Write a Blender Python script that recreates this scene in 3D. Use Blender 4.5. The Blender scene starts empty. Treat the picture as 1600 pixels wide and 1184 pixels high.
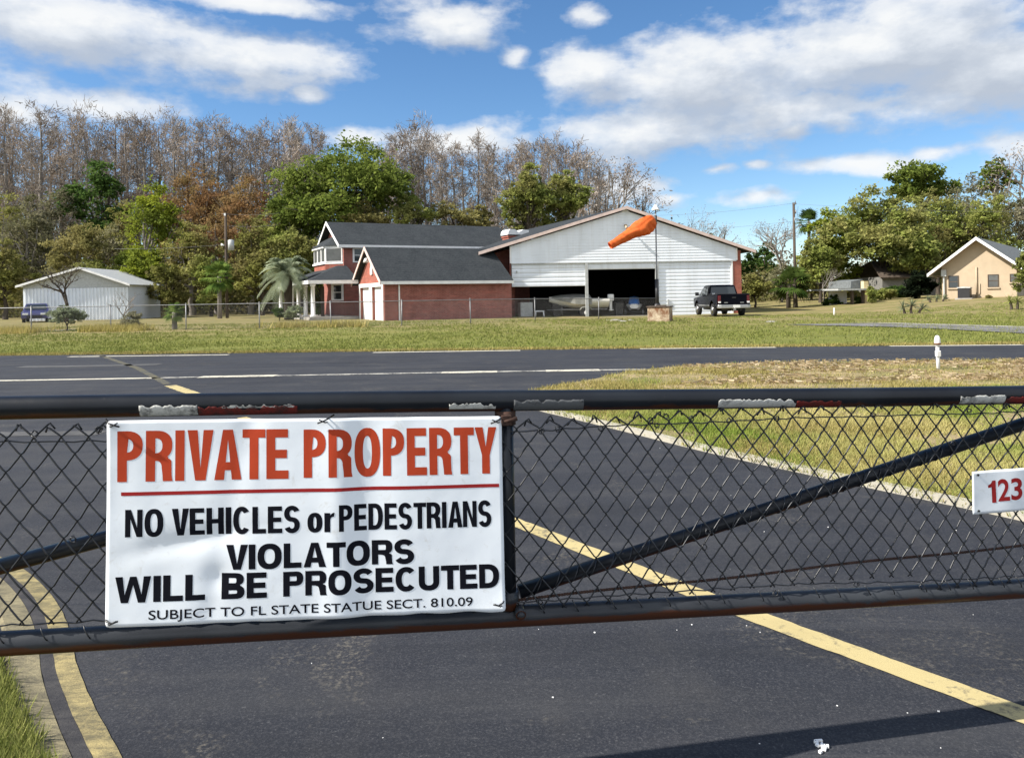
import bpy, bmesh, math, random
import numpy as np
from mathutils import Vector, Matrix
R = math.radians
sc = bpy.context.scene
COL = sc.collection
F, CX, CY, EYE, ROLL = 1200.0, 800.0, 463.0, 1.6, R(1.0)
CR, SR = math.cos(ROLL), math.sin(ROLL)

# ------------------------------------------------------------------ camera, surveying helpers
def ray(px, py):
    a, b = (px-CX)/F, (CY-py)/F
    return Vector((a*CR+b*SR, 1.0, b*CR-a*SR))
def at(px, py, Y):                       # point on the sight line at distance Y
    r = ray(px, py); return Vector((r.x*Y, Y, EYE+r.z*Y))
def gnd(px, py, z=0.0):                  # where the sight line meets height z
    r = ray(px, py); t = (z-EYE)/r.z
    return Vector((r.x*t, t, z))
def sst(a, b, t):
    t = np.clip((t-a)/(b-a), 0, 1); return t*t*(3-2*t)
def edge_y(X): return 22.9-0.0888*np.clip(X, -60, 60)
def H(X, Y):                             # lie of the land
    X = np.asarray(X, float); Y = np.asarray(Y, float)
    d = Y-edge_y(X)
    g = np.exp(-(((X-9)/9.0)**2+((Y-51)/8.0)**2))
    return (-0.035+0.06*sst(-.2, .5, d)+0.22*sst(1, 13, d)*(1-.75*g)
            + 0.8*sst(19, 35, X)*sst(33, 50, Y))
def h(X, Y): return float(H(X, Y))

# ------------------------------------------------------------------ objects
def tag(o, label=None, cat=None, group=None, kind=None):
    if label: o['label'] = label
    if cat: o['category'] = cat
    if group: o['group'] = group
    if kind: o['kind'] = kind
    return o
def thing(name, label, cat, loc=(0, 0, 0), rz=0.0, group=None):
    o = bpy.data.objects.new(name, None); COL.objects.link(o)
    o.location = loc; o.rotation_euler = (0, 0, rz); o.empty_display_size = .3
    return tag(o, label, cat, group)
def link(name, me, mat, parent=None):
    o = bpy.data.objects.new(name, me); COL.objects.link(o)
    for m in (mat if isinstance(mat, (list, tuple)) else [mat]):
        if m: me.materials.append(m)
    if parent: o.parent = parent
    return o
def copy_tree(o, parent=None):
    c = o.copy(); COL.objects.link(c)
    if parent: c.parent = parent
    for ch in list(o.children): copy_tree(ch, c)
    return c

class MB:
    def __init__(s): s.v, s.f, s.mi, s.sm = [], [], [], []
    def add(s, vs, fs, mi=0, smooth=False):
        n = len(s.v); s.v += [tuple(p) for p in vs]
        for f in fs: s.f.append([n+i for i in f]); s.mi.append(mi); s.sm.append(smooth)
        return s
    def box(s, c, d, rz=0.0, mi=0, M=None):
        x, y, z = d[0]/2, d[1]/2, d[2]/2
        vs = [Vector(p) for p in ((-x,-y,-z),(x,-y,-z),(x,y,-z),(-x,y,-z),(-x,-y,z),(x,-y,z),(x,y,z),(-x,y,z))]
        rot = M if M is not None else Matrix.Rotation(rz, 3, 'Z')
        vs = [rot@p+Vector(c) for p in vs]
        return s.add(vs, [(0,3,2,1),(4,5,6,7),(0,1,5,4),(1,2,6,5),(2,3,7,6),(3,0,4,7)], mi)
    def bx(s, a, b, mi=0):
        return s.box([(a[i]+b[i])/2 for i in range(3)], [abs(b[i]-a[i]) for i in range(3)], 0, mi)
    def tube(s, pts, rad, n=8, mi=0, cap=True, smooth=True):
        pts = [Vector(p) for p in pts]; rings = []
        if not isinstance(rad, (list, tuple)): rad = [rad]*len(pts)
        up = None; base = len(s.v)
        for i, p in enumerate(pts):
            t = (pts[min(i+1, len(pts)-1)]-pts[max(i-1, 0)])
            t = t.normalized() if t.length > 1e-9 else Vector((0, 0, 1))
            if up is None:
                up = Vector((0, 0, 1)) if abs(t.z) < .9 else Vector((1, 0, 0))
            a = t.cross(up)
            if a.length < 1e-6: a = t.cross(Vector((.3, .9, .1)))
            a.normalize(); b = a.cross(t).normalized(); up = b
            rings.append([p+(a*math.cos(k*2*math.pi/n)+b*math.sin(k*2*math.pi/n))*rad[i] for k in range(n)])
        vs = [q for r in rings for q in r]; fs = []
        for i in range(len(pts)-1):
            for k in range(n):
                k2 = (k+1) % n
                fs.append((i*n+k, i*n+k2, (i+1)*n+k2, (i+1)*n+k))
        s.add(vs, fs, mi, smooth)
        if cap:
            s.f.append([base+k for k in range(n)][::-1]); s.mi.append(mi); s.sm.append(False)
            s.f.append([base+(len(pts)-1)*n+k for k in range(n)]); s.mi.append(mi); s.sm.append(False)
        return s
    def prism(s, poly, axis, a, b, mi=0, smooth=False):
        # poly: 2-D points; axis 0: (y,z) along x; 1: (x,z) along y; 2: (x,y) along z
        def mk(p, t):
            return (t, p[0], p[1]) if axis == 0 else (p[0], t, p[1]) if axis == 1 else (p[0], p[1], t)
        n = len(poly)
        vs = [mk(p, a) for p in poly]+[mk(p, b) for p in poly]
        fs = [tuple(range(n))[::-1], tuple(range(n, 2*n))]+[(i, (i+1) % n, n+(i+1) % n, n+i) for i in range(n)]
        return s.add(vs, fs, mi, smooth)
    def slab(s, corners, t, mi=0):         # a sheet of thickness t hung below four (or more) corners
        c = [Vector(p) for p in corners]; n = len(c)
        nn = (c[1]-c[0]).cross(c[2]-c[0]).normalized()
        if nn.z < 0: nn = -nn
        d = [p-nn*t for p in c]
        return s.add(c+d, [tuple(range(n)), tuple(range(n, 2*n))[::-1]]+[(i, n+i, n+(i+1) % n, (i+1) % n) for i in range(n)], mi)
    def ell(s, c, r, nu=14, nv=9, mi=0, jit=0.0, rng=None):
        vs, fs = [], []
        for j in range(nv+1):
            th = math.pi*j/nv
            for i in range(nu):
                ph = 2*math.pi*i/nu
                k = 1+(rng.uniform(-jit, jit) if rng else 0)
                vs.append((c[0]+r[0]*k*math.sin(th)*math.cos(ph), c[1]+r[1]*k*math.sin(th)*math.sin(ph), c[2]+r[2]*k*math.cos(th)))
        for j in range(nv):
            for i in range(nu):
                fs.append((j*nu+i, (j+1)*nu+i, (j+1)*nu+(i+1) % nu, j*nu+(i+1) % nu))
        return s.add(vs, fs, mi, True)
    def loft(s, rings, mi=0, closed=True, caps=True, smooth=True):
        n = len(rings[0]); vs = [p for r in rings for p in r]; fs = []
        for i in range(len(rings)-1):
            for k in range(n if closed else n-1):
                k2 = (k+1) % n
                fs.append((i*n+k, i*n+k2, (i+1)*n+k2, (i+1)*n+k))
        s.add(vs, fs, mi, smooth)
        if caps and closed:
            s.add(rings[0], [tuple(range(n))[::-1]], mi); s.add(rings[-1], [tuple(range(n))], mi)
        return s
    def mesh(s, name):
        me = bpy.data.meshes.new(name); me.from_pydata(s.v, [], s.f); 
        me.polygons.foreach_set('material_index', s.mi); me.polygons.foreach_set('use_smooth', s.sm)
        bm = bmesh.new(); bm.from_mesh(me); bmesh.ops.recalc_face_normals(bm, faces=bm.faces); bm.to_mesh(me); bm.free()
        me.update(); return me
    def build(s, name, mat, parent=None, bevel=0.0, seg=2):
        o = link(name, s.mesh(name), mat, parent)
        if bevel:
            m = o.modifiers.new('edge', 'BEVEL'); m.width = bevel; m.segments = seg; m.limit_method = 'ANGLE'; m.angle_limit = R(35)
        return o

def cloud_mesh(name, V, Fq, tone):       # numpy quads or triangles with a tone per face
    me = bpy.data.meshes.new(name)
    nf, k = Fq.shape
    me.vertices.add(len(V)); me.vertices.foreach_set('co', V.astype(np.float32).ravel())
    me.loops.add(nf*k); me.loops.foreach_set('vertex_index', Fq.astype(np.int32).ravel())
    me.polygons.add(nf); me.polygons.foreach_set('loop_start', np.arange(0, nf*k, k, dtype=np.int32))
    me.update(calc_edges=True)
    at_ = me.attributes.new('tone', 'FLOAT', 'FACE'); at_.data.foreach_set('value', tone.astype(np.float32))
    me.validate(); return me

# ------------------------------------------------------------------ materials
class NT:
    def __init__(s, name):
        s.m = bpy.data.materials.new(name); s.m.use_nodes = True; s.t = s.m.node_tree
        s.b = s.t.nodes['Principled BSDF']; s.out = s.t.nodes['Material Output']
    def n(s, typ, **kw):
        x = s.t.nodes.new(typ)
        for k, v in kw.items(): setattr(x, k, v)
        return x
    def l(s, a, b): s.t.links.new(a, b)
    def coord(s, kind='Object'):
        if not hasattr(s, 'tc'): s.tc = s.n('ShaderNodeTexCoord')
        return s.tc.outputs[kind]
    def pos(s):
        if not hasattr(s, 'geo'): s.geo = s.n('ShaderNodeNewGeometry')
        return s.geo.outputs['Position']
    def noise(s, vec, scale, detail=4, rough=.55, dist=0.0, stretch=None):
        if stretch:
            mp = s.n('ShaderNodeMapping'); mp.inputs['Scale'].default_value = stretch; s.l(vec, mp.inputs[0]); vec = mp.outputs[0]
        x = s.n('ShaderNodeTexNoise'); s.l(vec, x.inputs['Vector'])
        x.inputs['Scale'].default_value = scale; x.inputs['Detail'].default_value = detail
        x.inputs['Roughness'].default_value = rough; x.inputs['Distortion'].default_value = dist
        return x.outputs['Fac']
    def ramp(s, fac, stops, interp='LINEAR'):
        x = s.n('ShaderNodeValToRGB'); x.color_ramp.interpolation = interp
        e = x.color_ramp.elements
        while len(e) > 1: e.remove(e[-1])
        e[0].position, c = stops[0][0], stops[0][1]; e[0].color = (*c, 1) if hasattr(c, '__len__') else (c, c, c, 1)
        for p, c in stops[1:]:
            q = e.new(p); q.color = (*c, 1) if hasattr(c, '__len__') else (c, c, c, 1)
        s.l(fac, x.inputs[0]); return x.outputs['Color']
    def mix(s, fac, a, b, mode='MIX'):
        x = s.n('ShaderNodeMix', data_type='RGBA', blend_type=mode)
        for val, i in ((fac, 0), (a, 6), (b, 7)):
            if hasattr(val, 'is_linked') or hasattr(val, 'links'): s.l(val, x.inputs[i])
            elif i == 0: x.inputs[0].default_value = val
            else: x.inputs[i].default_value = (*val, 1)
        return x.outputs[2]
    def math(s, op, a, b=None, c=None):
        x = s.n('ShaderNodeMath', operation=op)
        for i, v in enumerate((a, b, c)):
            if v is None: continue
            if hasattr(v, 'links'): s.l(v, x.inputs[i])
            else: x.inputs[i].default_value = v
        return x.outputs[0]
    def bump(s, fac, strength, dist=.01):
        x = s.n('ShaderNodeBump'); x.inputs['Strength'].default_value = strength; x.inputs['Distance'].default_value = dist
        s.l(fac, x.inputs['Height']); s.l(x.outputs[0], s.b.inputs['Normal'])
    def set(s, col=None, rough=None, metal=None, spec=None, coat=None):
        for v, k in ((col, 'Base Color'), (rough, 'Roughness'), (metal, 'Metallic'), (spec, 'Specular IOR Level'), (coat, 'Coat Weight')):
            if v is None: continue
            if hasattr(v, 'links'): s.l(v, s.b.inputs[k])
            else: s.b.inputs[k].default_value = (*v, 1) if isinstance(v, (tuple, list)) else v
        return s
def plain(name, col, rough=.6, metal=0.0, var=.18, scale=6.0, spec=None, bump=0.0, coat=None):
    t = NT(name); n = t.noise(t.coord(), scale, 5)
    lo = tuple(c*(1-var) for c in col); hi = tuple(min(1, c*(1+var)) for c in col)
    t.set(t.ramp(n, [(.3, lo), (.7, hi)]), rough, metal, spec, coat)
    if bump: t.bump(t.noise(t.coord(), scale*8, 3), bump, .004)
    return t.m
def leafmat(name, dark, light, warm=None, trans=.42):
    t = NT(name)
    a = t.n('ShaderNodeAttribute', attribute_name='tone'); oi = t.n('ShaderNodeObjectInfo')
    c = t.ramp(a.outputs['Fac'], [(0, dark), (.55, tuple((d+l)/2 for d, l in zip(dark, light))), (1, light)])
    if warm:
        w = t.noise(t.coord(), .35, 2)
        c = t.mix(t.ramp(w, [(.42, 0.0), (.62, .8)]), c, warm)
    v = t.math('MULTIPLY_ADD', oi.outputs['Random'], .45, .78)
    hs = t.n('ShaderNodeHueSaturation'); t.l(v, hs.inputs['Value']); t.l(c, hs.inputs['Color'])
    d = t.n('ShaderNodeBsdfDiffuse'); tr = t.n('ShaderNodeBsdfTranslucent'); mx = t.n('ShaderNodeMixShader')
    t.l(hs.outputs[0], d.inputs[0]); t.l(hs.outputs[0], tr.inputs[0])
    mx.inputs[0].default_value = trans
    t.l(d.outputs[0], mx.inputs[1]); t.l(tr.outputs[0], mx.inputs[2]); t.l(mx.outputs[0], t.out.inputs[0])
    return t.m

def mat_asphalt():
    t = NT('asphalt_surface'); p = t.pos()
    big = t.noise(p, .35, 4, .6, .6); mid = t.noise(p, 2.2, 5, .62, 0, (1, .45, 1)); fine = t.noise(p, 110, 4, .75)
    c = t.ramp(big, [(.3, (.011, .0125, .018)), (.5, (.0165, .0185, .0245)), (.72, (.025, .027, .033))])
    c = t.mix(t.ramp(mid, [(.52, 0.0), (.75, .40)]), c, (.048, .047, .046))
    c = t.mix(t.ramp(fine, [(.48, 0.0), (.75, .85)]), c, (.066, .066, .070))
    c = t.mix(t.ramp(fine, [(.25, .7), (.45, 0.0)]), c, (.008, .009, .012))
    dirt = t.noise(p, .9, 6, .7, 1.2); speck = t.noise(p, 38, 4, .75)
    m = t.math('MULTIPLY', t.ramp(dirt, [(.55, 0.0), (.66, 1.0)]), t.ramp(speck, [(.5, 0.0), (.68, 1.0)]))
    c = t.mix(t.math('MULTIPLY', m, .8), c, (.150, .135, .108))
    st = t.noise(p, 1.0, 6, .7, .8, (.5, 3.2, 1)); c = t.mix(t.ramp(st, [(.54, 0.0), (.70, .35)]), c, (.062, .062, .064))
    c = t.mix(t.ramp(t.noise(p, 70, 3, .6), [(.62, 0.0), (.70, .5)]), c, (.10, .10, .102))
    mp = t.n('ShaderNodeMapping'); mp.inputs['Rotation'].default_value = (0, 0, R(-53)); mp.inputs['Scale'].default_value = (.16, 1.5, 1); t.l(p, mp.inputs[0])
    tr = t.noise(mp.outputs[0], 1.3, 5, .6, .3); c = t.mix(t.ramp(tr, [(.48, 0.0), (.70, .32)]), c, (.060, .059, .058)); c = t.mix(t.ramp(tr, [(.30, .45), (.46, 0.0)]), c, (.010, .011, .014))
    fl = t.n('ShaderNodeTexVoronoi'); t.l(p, fl.inputs['Vector']); fl.inputs['Scale'].default_value = 9
    gate = t.noise(p, 3.1, 2)
    k = t.math('MULTIPLY', t.math('LESS_THAN', fl.outputs['Distance'], .028), t.math('GREATER_THAN', gate, .56))
    c = t.mix(t.math('MULTIPLY', k, .7), c, (.42, .41, .38))
    t.set(c, t.ramp(mid, [(.3, .78), (.7, .9)]), spec=.28)
    t.bump(fine, .55, .004); return t.m
def mat_field():
    t = NT('field_grass'); p = t.pos()
    a = t.noise(p, .10, 6, .68, .8, (.7, 2.6, 1)); b = t.noise(p, .6, 5, .65, 0, (1, 2.0, 1)); f = t.noise(p, 9, 4, .7)
    sx = t.n('ShaderNodeSeparateXYZ'); t.l(p, sx.inputs[0])
    yy = t.math('MULTIPLY_ADD', sx.outputs[0], .0888, sx.outputs[1])
    far = t.math('MULTIPLY_ADD', t.math('SUBTRACT', a, .5), 16.0, t.math('MULTIPLY_ADD', sx.outputs[0], -.12, yy))
    g = t.ramp(t.math('DIVIDE', t.math('SUBTRACT', far, 20.0), 30.0), [(0.05, (.128, .150, .028)), (.3, (.150, .155, .034)), (.45, (.200, .172, .064)), (.62, (.245, .19, .095))])
    c = t.mix(t.ramp(b, [(.40, 0.0), (.62, .85)]), g, (.105, .125, .026))
    c = t.mix(t.ramp(f, [(.45, 0.0), (.8, .6)]), c, (.29, .24, .13))
    t.set(c, .95, spec=.1); t.bump(f, .9, .06); return t.m
def mat_island():
    t = NT('verge_soil'); p = t.pos()
    b = t.noise(p, .8, 5, .65, .5, (1, 2, 1)); f = t.noise(p, 30, 4, .75)
    c = t.mix(t.ramp(b, [(.4, 0.0), (.62, 1.0)]), (.16, .15, .055), (.33, .25, .145))
    c = t.mix(t.ramp(f, [(.5, 0.0), (.75, .7)]), c, (.46, .37, .245))
    t.set(c, .95, spec=.1); t.bump(f, .8, .03); return t.m
def mat_paint(name, col, wear, under=(.05, .052, .058), scale=22):
    t = NT(name); p = t.pos()
    a = t.noise(p, scale, 6, .75); b = t.noise(p, scale*.12, 4, .6)
    w = t.math('ADD', t.math('MULTIPLY', a, .6), t.math('MULTIPLY', b, .4))
    c = t.mix(t.ramp(w, [(1-wear-.07, 0.0), (1-wear+.05, 1.0)]), tuple(c*.93 for c in col), under)
    d = t.noise(p, 3, 4, .6, .5)
    c = t.mix(t.ramp(d, [(.45, 0.0), (.8, .45)]), c, tuple(x*.62 for x in col))
    t.set(c, .8, spec=.12 if 'ink' in name else .25); t.bump(t.noise(p, 150, 2), .05 if 'ink' in name else .35, .003); return t.m
def mat_kerbpaint(name, col, grime, amount):
    t = NT(name); p = t.pos()
    s1 = t.noise(p, 26, 6, .75, .5, (.35, 1, 1)); s2 = t.noise(p, 6, 5, .7, .8); s3 = t.noise(p, 110, 3, .7)
    w = t.math('ADD', t.math('ADD', t.math('MULTIPLY', s1, .45), t.math('MULTIPLY', s2, .4)), t.math('MULTIPLY', s3, .15))
    c = t.mix(t.ramp(w, [(.49-amount*.12, 0.0), (.5+.07, .95)]), col, grime)
    c = t.mix(t.ramp(s3, [(.55, 0.0), (.75, .5)]), c, tuple(x*1.5 for x in grime))
    t.set(c, .9, spec=.1); t.bump(s3, .6, .006); return t.m
def mat_brick(name, c1, c2, mortar, wash=None):
    t = NT(name); mp = t.n('ShaderNodeMapping'); t.l(t.coord(), mp.inputs[0])
    sx = t.n('ShaderNodeSeparateXYZ'); t.l(t.coord(), sx.inputs[0])
    cb = t.n('ShaderNodeCombineXYZ'); t.l(t.math('ADD', sx.outputs[0], sx.outputs[1]), cb.inputs[0]); t.l(sx.outputs[2], cb.inputs[1])
    br = t.n('ShaderNodeTexBrick'); t.l(cb.outputs[0], br.inputs['Vector'])
    br.inputs['Color1'].default_value = (*c1, 1); br.inputs['Color2'].default_value = (*c2, 1); br.inputs['Mortar'].default_value = (*mortar, 1)
    br.inputs['Scale'].default_value = 1; br.inputs['Brick Width'].default_value = .215; br.inputs['Row Height'].default_value = .075
    br.inputs['Mortar Size'].default_value = .009; br.inputs['Bias'].default_value = -.1
    n = t.noise(t.coord(), .9, 5, .65, .4, (1, 1, .5)); n2 = t.noise(t.coord(), 2.3, 4, .6, .2, (.35, .35, 2.2))
    c = t.mix(t.ramp(n, [(.4, 0.0), (.75, .55)]), br.outputs['Color'], tuple(x*.55 for x in c1))
    c = t.mix(t.ramp(n2, [(.5, 0.0), (.7, .35)]), c, wash or tuple(min(1, x*1.5) for x in c2))
    t.set(c, .88, spec=.2); t.bump(br.outputs['Fac'], -.4, .006); return t.m
def mat_siding(name, col, pitch):
    t = NT(name); sx = t.n('ShaderNodeSeparateXYZ'); t.l(t.coord(), sx.inputs[0])
    n = t.noise(t.coord(), .8, 5, .6, .3, (1, 1, .3)); n2 = t.noise(t.coord(), 5, 4, .6, .2, (.2, .2, 1))
    c = t.ramp(n, [(.3, tuple(x*.86 for x in col)), (.65, col)])
    c = t.mix(t.ramp(n2, [(.55, 0.0), (.8, .25)]), c, (.45, .43, .40))
    n3 = t.noise(t.coord(), 1.6, 5, .7, .2, (1.6, 1.6, .12)); c = t.mix(t.ramp(n3, [(.5, 0.0), (.75, .35)]), c, (.50, .49, .46))
    t.set(c, .5, spec=.35); return t.m
def mat_shingle():
    t = NT('asphalt_shingles'); sx = t.n('ShaderNodeSeparateXYZ'); t.l(t.coord(), sx.inputs[0])
    a = t.noise(t.coord(), 1.1, 5, .65, .3); f = t.noise(t.coord(), 9, 5, .75, 0, (.8, .8, 2.5))
    row = t.math('FRACT', t.math('MULTIPLY', sx.outputs[2], 7.0))
    c = t.ramp(a, [(.3, (.020, .024, .028)), (.7, (.036, .041, .045))])
    c = t.mix(t.ramp(f, [(.42, 0.0), (.72, .65)]), c, (.075, .08, .083))
    c = t.mix(t.math('MULTIPLY', t.math('LESS_THAN', row, .16), .3), c, (.014, .016, .018))
    t.set(c, .95, spec=.12); t.bump(f, .4, .01); return t.m
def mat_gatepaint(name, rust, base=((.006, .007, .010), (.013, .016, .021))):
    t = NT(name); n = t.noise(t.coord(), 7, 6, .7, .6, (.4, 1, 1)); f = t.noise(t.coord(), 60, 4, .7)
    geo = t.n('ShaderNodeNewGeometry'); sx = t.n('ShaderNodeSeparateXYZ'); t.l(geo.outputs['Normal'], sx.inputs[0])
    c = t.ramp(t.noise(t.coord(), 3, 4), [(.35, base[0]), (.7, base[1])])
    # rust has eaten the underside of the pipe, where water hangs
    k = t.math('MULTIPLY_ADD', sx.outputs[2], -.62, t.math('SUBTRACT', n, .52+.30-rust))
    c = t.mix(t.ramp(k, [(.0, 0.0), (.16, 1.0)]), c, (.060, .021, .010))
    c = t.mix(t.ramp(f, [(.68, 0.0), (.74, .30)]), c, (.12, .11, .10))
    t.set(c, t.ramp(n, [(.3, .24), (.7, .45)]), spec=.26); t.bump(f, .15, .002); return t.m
def mat_bark(name, lo, hi, scale=3):
    t = NT(name); n = t.noise(t.coord(), scale, 5, .7, .5, (1, 1, .3))
    t.set(t.ramp(n, [(.3, lo), (.7, hi)]), .95, spec=.1); return t.m

M = {}
M['asphalt'] = mat_asphalt(); M['field'] = mat_field(); M['island'] = mat_island()
M['yellow'] = mat_paint('yellow_road_paint', (.45, .37, .18), .41)
M['yellow_old'] = mat_paint('faded_yellow_paint', (.13, .115, .06), .50)
M['kerb_yellow'] = mat_paint('worn_yellow_kerb_paint', (.37, .305, .145), .58, (.15, .138, .105), 18)
M['kerb_tan'] = mat_paint('stained_concrete', (.27, .24, .155), .50, (.13, .12, .09), 18)
M['kerb_yellow'] = mat_kerbpaint('worn_yellow_kerb_paint_streaked', (.37, .30, .14), (.105, .095, .062), 1.0)
M['kerb_tan'] = mat_kerbpaint('stained_kerb_concrete', (.29, .25, .15), (.105, .095, .068), 1.0)
M['gutter'] = mat_kerbpaint('gravelly_gutter', (.060, .058, .058), (.032, .032, .036), .6)
M['kerb_light'] = mat_paint('pale_concrete_kerb', (.40, .37, .30), .40, (.22, .20, .15), 9)
M['white_line'] = mat_paint('white_road_paint', (.55, .515, .42), .42)
M['white_thin'] = mat_paint('thin_white_paint', (.46, .44, .38), .48)
M['patch'] = plain('old_light_asphalt', (.058, .057, .056), .9, 0, .35, 3)
M['lane'] = plain('grey_lane_asphalt', (.13, .125, .12), .9, 0, .35, 1.2)
M['gravel'] = plain('pale_gravel_apron', (.27, .255, .22), .95, 0, .3, 4)
M['brick'] = mat_brick('red_brick', (.225, .066, .050), (.33, .108, .085), (.32, .21, .18))
M['brick_hot'] = mat_brick('orange_brick', (.29, .075, .050), (.37, .11, .075), (.31, .19, .15))
M['siding'] = mat_siding('white_metal_siding', (.80, .84, .89), .2)
M['shingle'] = mat_shingle()
M['trim'] = plain('white_trim_paint', (.76, .75, .73), .55, 0, .08, 3)
M['trim_pink'] = plain('weathered_pink_fascia', (.60, .47, .42), .6, 0, .15, 3)
M['soffit'] = plain('soffit_boards', (.34, .24, .20), .8)
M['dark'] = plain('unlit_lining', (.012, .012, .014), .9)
M['concrete'] = plain('slab_concrete', (.33, .31, .28), .9, 0, .2, 3)
def mat_glass(name, col, rough=.06):
    t = NT(name); t.set(col, rough, spec=.6); return t.m
M['glass'] = mat_glass('window_glass', (.035, .042, .045))
M['blind'] = plain('drawn_blind', (.085, .088, .085), .35, 0, .25, 2)
M['gate_top'] = mat_gatepaint('black_gate_paint', .02)
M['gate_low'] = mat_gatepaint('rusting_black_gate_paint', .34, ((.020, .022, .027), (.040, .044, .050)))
M['wire'] = plain('black_coated_wire', (.009, .010, .013), .42, 0, .3, 40, spec=.6)
M['cable'] = plain('rusty_cable', (.050, .024, .016), .85, .2, .5, 60)
M['galv'] = plain('galvanised_steel', (.21, .21, .21), .55, .4, .25, 8)
M['tape_white'] = mat_paint('peeling_white_tape', (.52, .52, .49), .46, (.06, .06, .06), 26)
M['tape_grey'] = mat_paint('weathered_grey_tape', (.10, .105, .11), .42, (.03, .03, .033), 40)
M['tape_red'] = mat_paint('worn_red_tape', (.15, .018, .014), .46, (.035, .02, .018), 26)
def mat_sheet():
    t = NT('white_sheet_plastic'); n = t.noise(t.coord(), 4, 5, .6, .4); f = t.noise(t.coord(), 26, 5, .7, .6)
    c = t.ramp(n, [(.3, (.71, .75, .79)), (.7, (.79, .83, .86))])
    c = t.mix(t.ramp(f, [(.58, 0.0), (.76, .5)]), c, (.50, .48, .43))
    c = t.mix(t.ramp(t.noise(t.coord(), 1.7, 5, .7, .8), [(.5, 0.0), (.8, .35)]), c, (.62, .61, .56))
    t.set(c, .42, spec=.4); t.bump(t.noise(t.coord(), 5, 3), .12, .02); return t.m
M['sheet'] = mat_sheet()
M['let_red'] = mat_paint('faded_red_ink', (.46, .058, .022), .22, (.58, .30, .22), 24)
M['let_dkred'] = mat_paint('dark_red_ink', (.33, .022, .022), .12, (.5, .3, .28), 40)
M['let_black'] = mat_paint('black_ink', (.004, .0045, .009), .10, (.12, .12, .13), 50)
M['orange'] = None
M['tan_wall'] = plain('beige_stucco', (.41, .325, .225), .9, 0, .08, 2, bump=.2)
M['grey_shingle'] = plain('grey_shingles', (.115, .125, .125), .95, 0, .25, 6)
M['white_metal'] = plain('ribbed_white_metal', (.72, .76, .81), .45, 0, .08, 1)
M['navy'] = plain('navy_car_paint', (.0018, .0022, .006), .25, 0, .2, 2, spec=.08)
M['chrome'] = plain('dull_chrome', (.42, .42, .42), .3, .8, .1, 5)
M['rubber'] = plain('tyre_rubber', (.012, .012, .013), .85)
M['red_lens'] = plain('red_lens', (.10, .006, .008), .2)
M['white_plastic'] = plain('white_plastic', (.72, .72, .70), .5, 0, .08)
M['black_plastic'] = plain('black_plastic', (.015, .015, .017), .5)
M['blue_cover'] = plain('blue_tarpaulin', (.02, .14, .42), .5, 0, .25, 5)
M['boat_white'] = plain('boat_gelcoat', (.66, .64, .58), .3, 0, .06, 2)
M['boat_grey'] = plain('boat_cover_canvas', (.20, .20, .18), .8, 0, .2, 3)
M['rust_block'] = mat_paint('rust_stained_concrete', (.50, .42, .30), .52, (.15, .062, .026), 1.8)
M['wood'] = mat_bark('weathered_timber', (.055, .042, .032), (.12, .095, .075), 4)
M['grey_metal'] = plain('grey_painted_metal', (.42, .43, .42), .5, .1, .15)
M['car_blue'] = plain('purple_blue_car_paint', (.045, .045, .13), .25, 0, .15, 2, coat=.5)
M['yellow_stucco'] = plain('cream_stucco', (.60, .48, .26), .9, 0, .1)
M['sticker'] = M['white_plastic']
# ------------------------------------------------------------------ ground, runway, markings
import mathutils.noise as mn
rng = random.Random(7); nrng = np.random.default_rng(7)
xs = np.concatenate([np.linspace(-700, -60, 33)[:-1], np.arange(-60, 70, 1.0), np.linspace(70, 700, 33)])
ys = np.concatenate([np.linspace(-60, -8, 8)[:-1], np.arange(-8, 17, 1.0), np.arange(17, 30, .25), np.arange(30, 72, 1.0), np.linspace(72, 1200, 40)])
GX, GY = np.meshgrid(xs, ys); GZ = H(GX, GY)
V = np.stack([GX.ravel(), GY.ravel(), GZ.ravel()], 1)
ny, nx = GX.shape; ii = np.arange(ny*nx).reshape(ny, nx)
Fq = np.stack([ii[:-1, :-1], ii[:-1, 1:], ii[1:, 1:], ii[1:, :-1]], -1).reshape(-1, 4)
gm = cloud_mesh('ground', V, Fq, np.zeros(len(Fq)))
gm.polygons.foreach_set('use_smooth', np.ones(len(Fq), bool))
tag(link('ground', gm, M['field']), kind='structure')
# asphalt: one sheet from behind the viewer to the ragged far edge of the runway
m = MB(); vs = []; N = 480
for i in range(N+1):
    X = -60+130*i/N
    vs.append((X, edge_y(X)+.10*math.sin(X*3.1)*math.sin(X*.77)+rng.uniform(-.06, .06), .004))
n0 = len(vs); vs += [(-60+130*i/N, -8, .004) for i in range(N+1)]
m.add(vs, [(n0+i, n0+i+1, i+1, i) for i in range(N)])
tag(m.build('runway', M['asphalt']), kind='structure')

def strip(m, pts, w, z, n=1):           # flat painted band along ground points
    L, Rr = [], []
    P = [Vector((p[0], p[1], 0)) for p in pts]
    P2 = []
    for a, b in zip(P[:-1], P[1:]):
        k = max(1, min(60, int((b-a).length/.05))); P2 += [a.lerp(b, i/k) for i in range(k)]
    P = P2+[P[-1]]
    for i, p in enumerate(P):
        t = (P[min(i+1, len(P)-1)]-P[max(i-1, 0)]).normalized(); nn = Vector((-t.y, t.x, 0))
        ja, jb = .06*mn.fractal((p.x*9, p.y*9, 1), 1, 2, 3), .06*mn.fractal((p.x*9, p.y*9, 7), 1, 2, 3)
        L.append(p+nn*w*(.5+ja)); Rr.append(p-nn*w*(.5+jb))
    vs = [(p.x, p.y, z) for p in L]+[(p.x, p.y, z) for p in Rr]; k = len(P)
    return m.add(vs, [(i, k+i, k+i+1, i+1) for i in range(k-1)])
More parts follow.
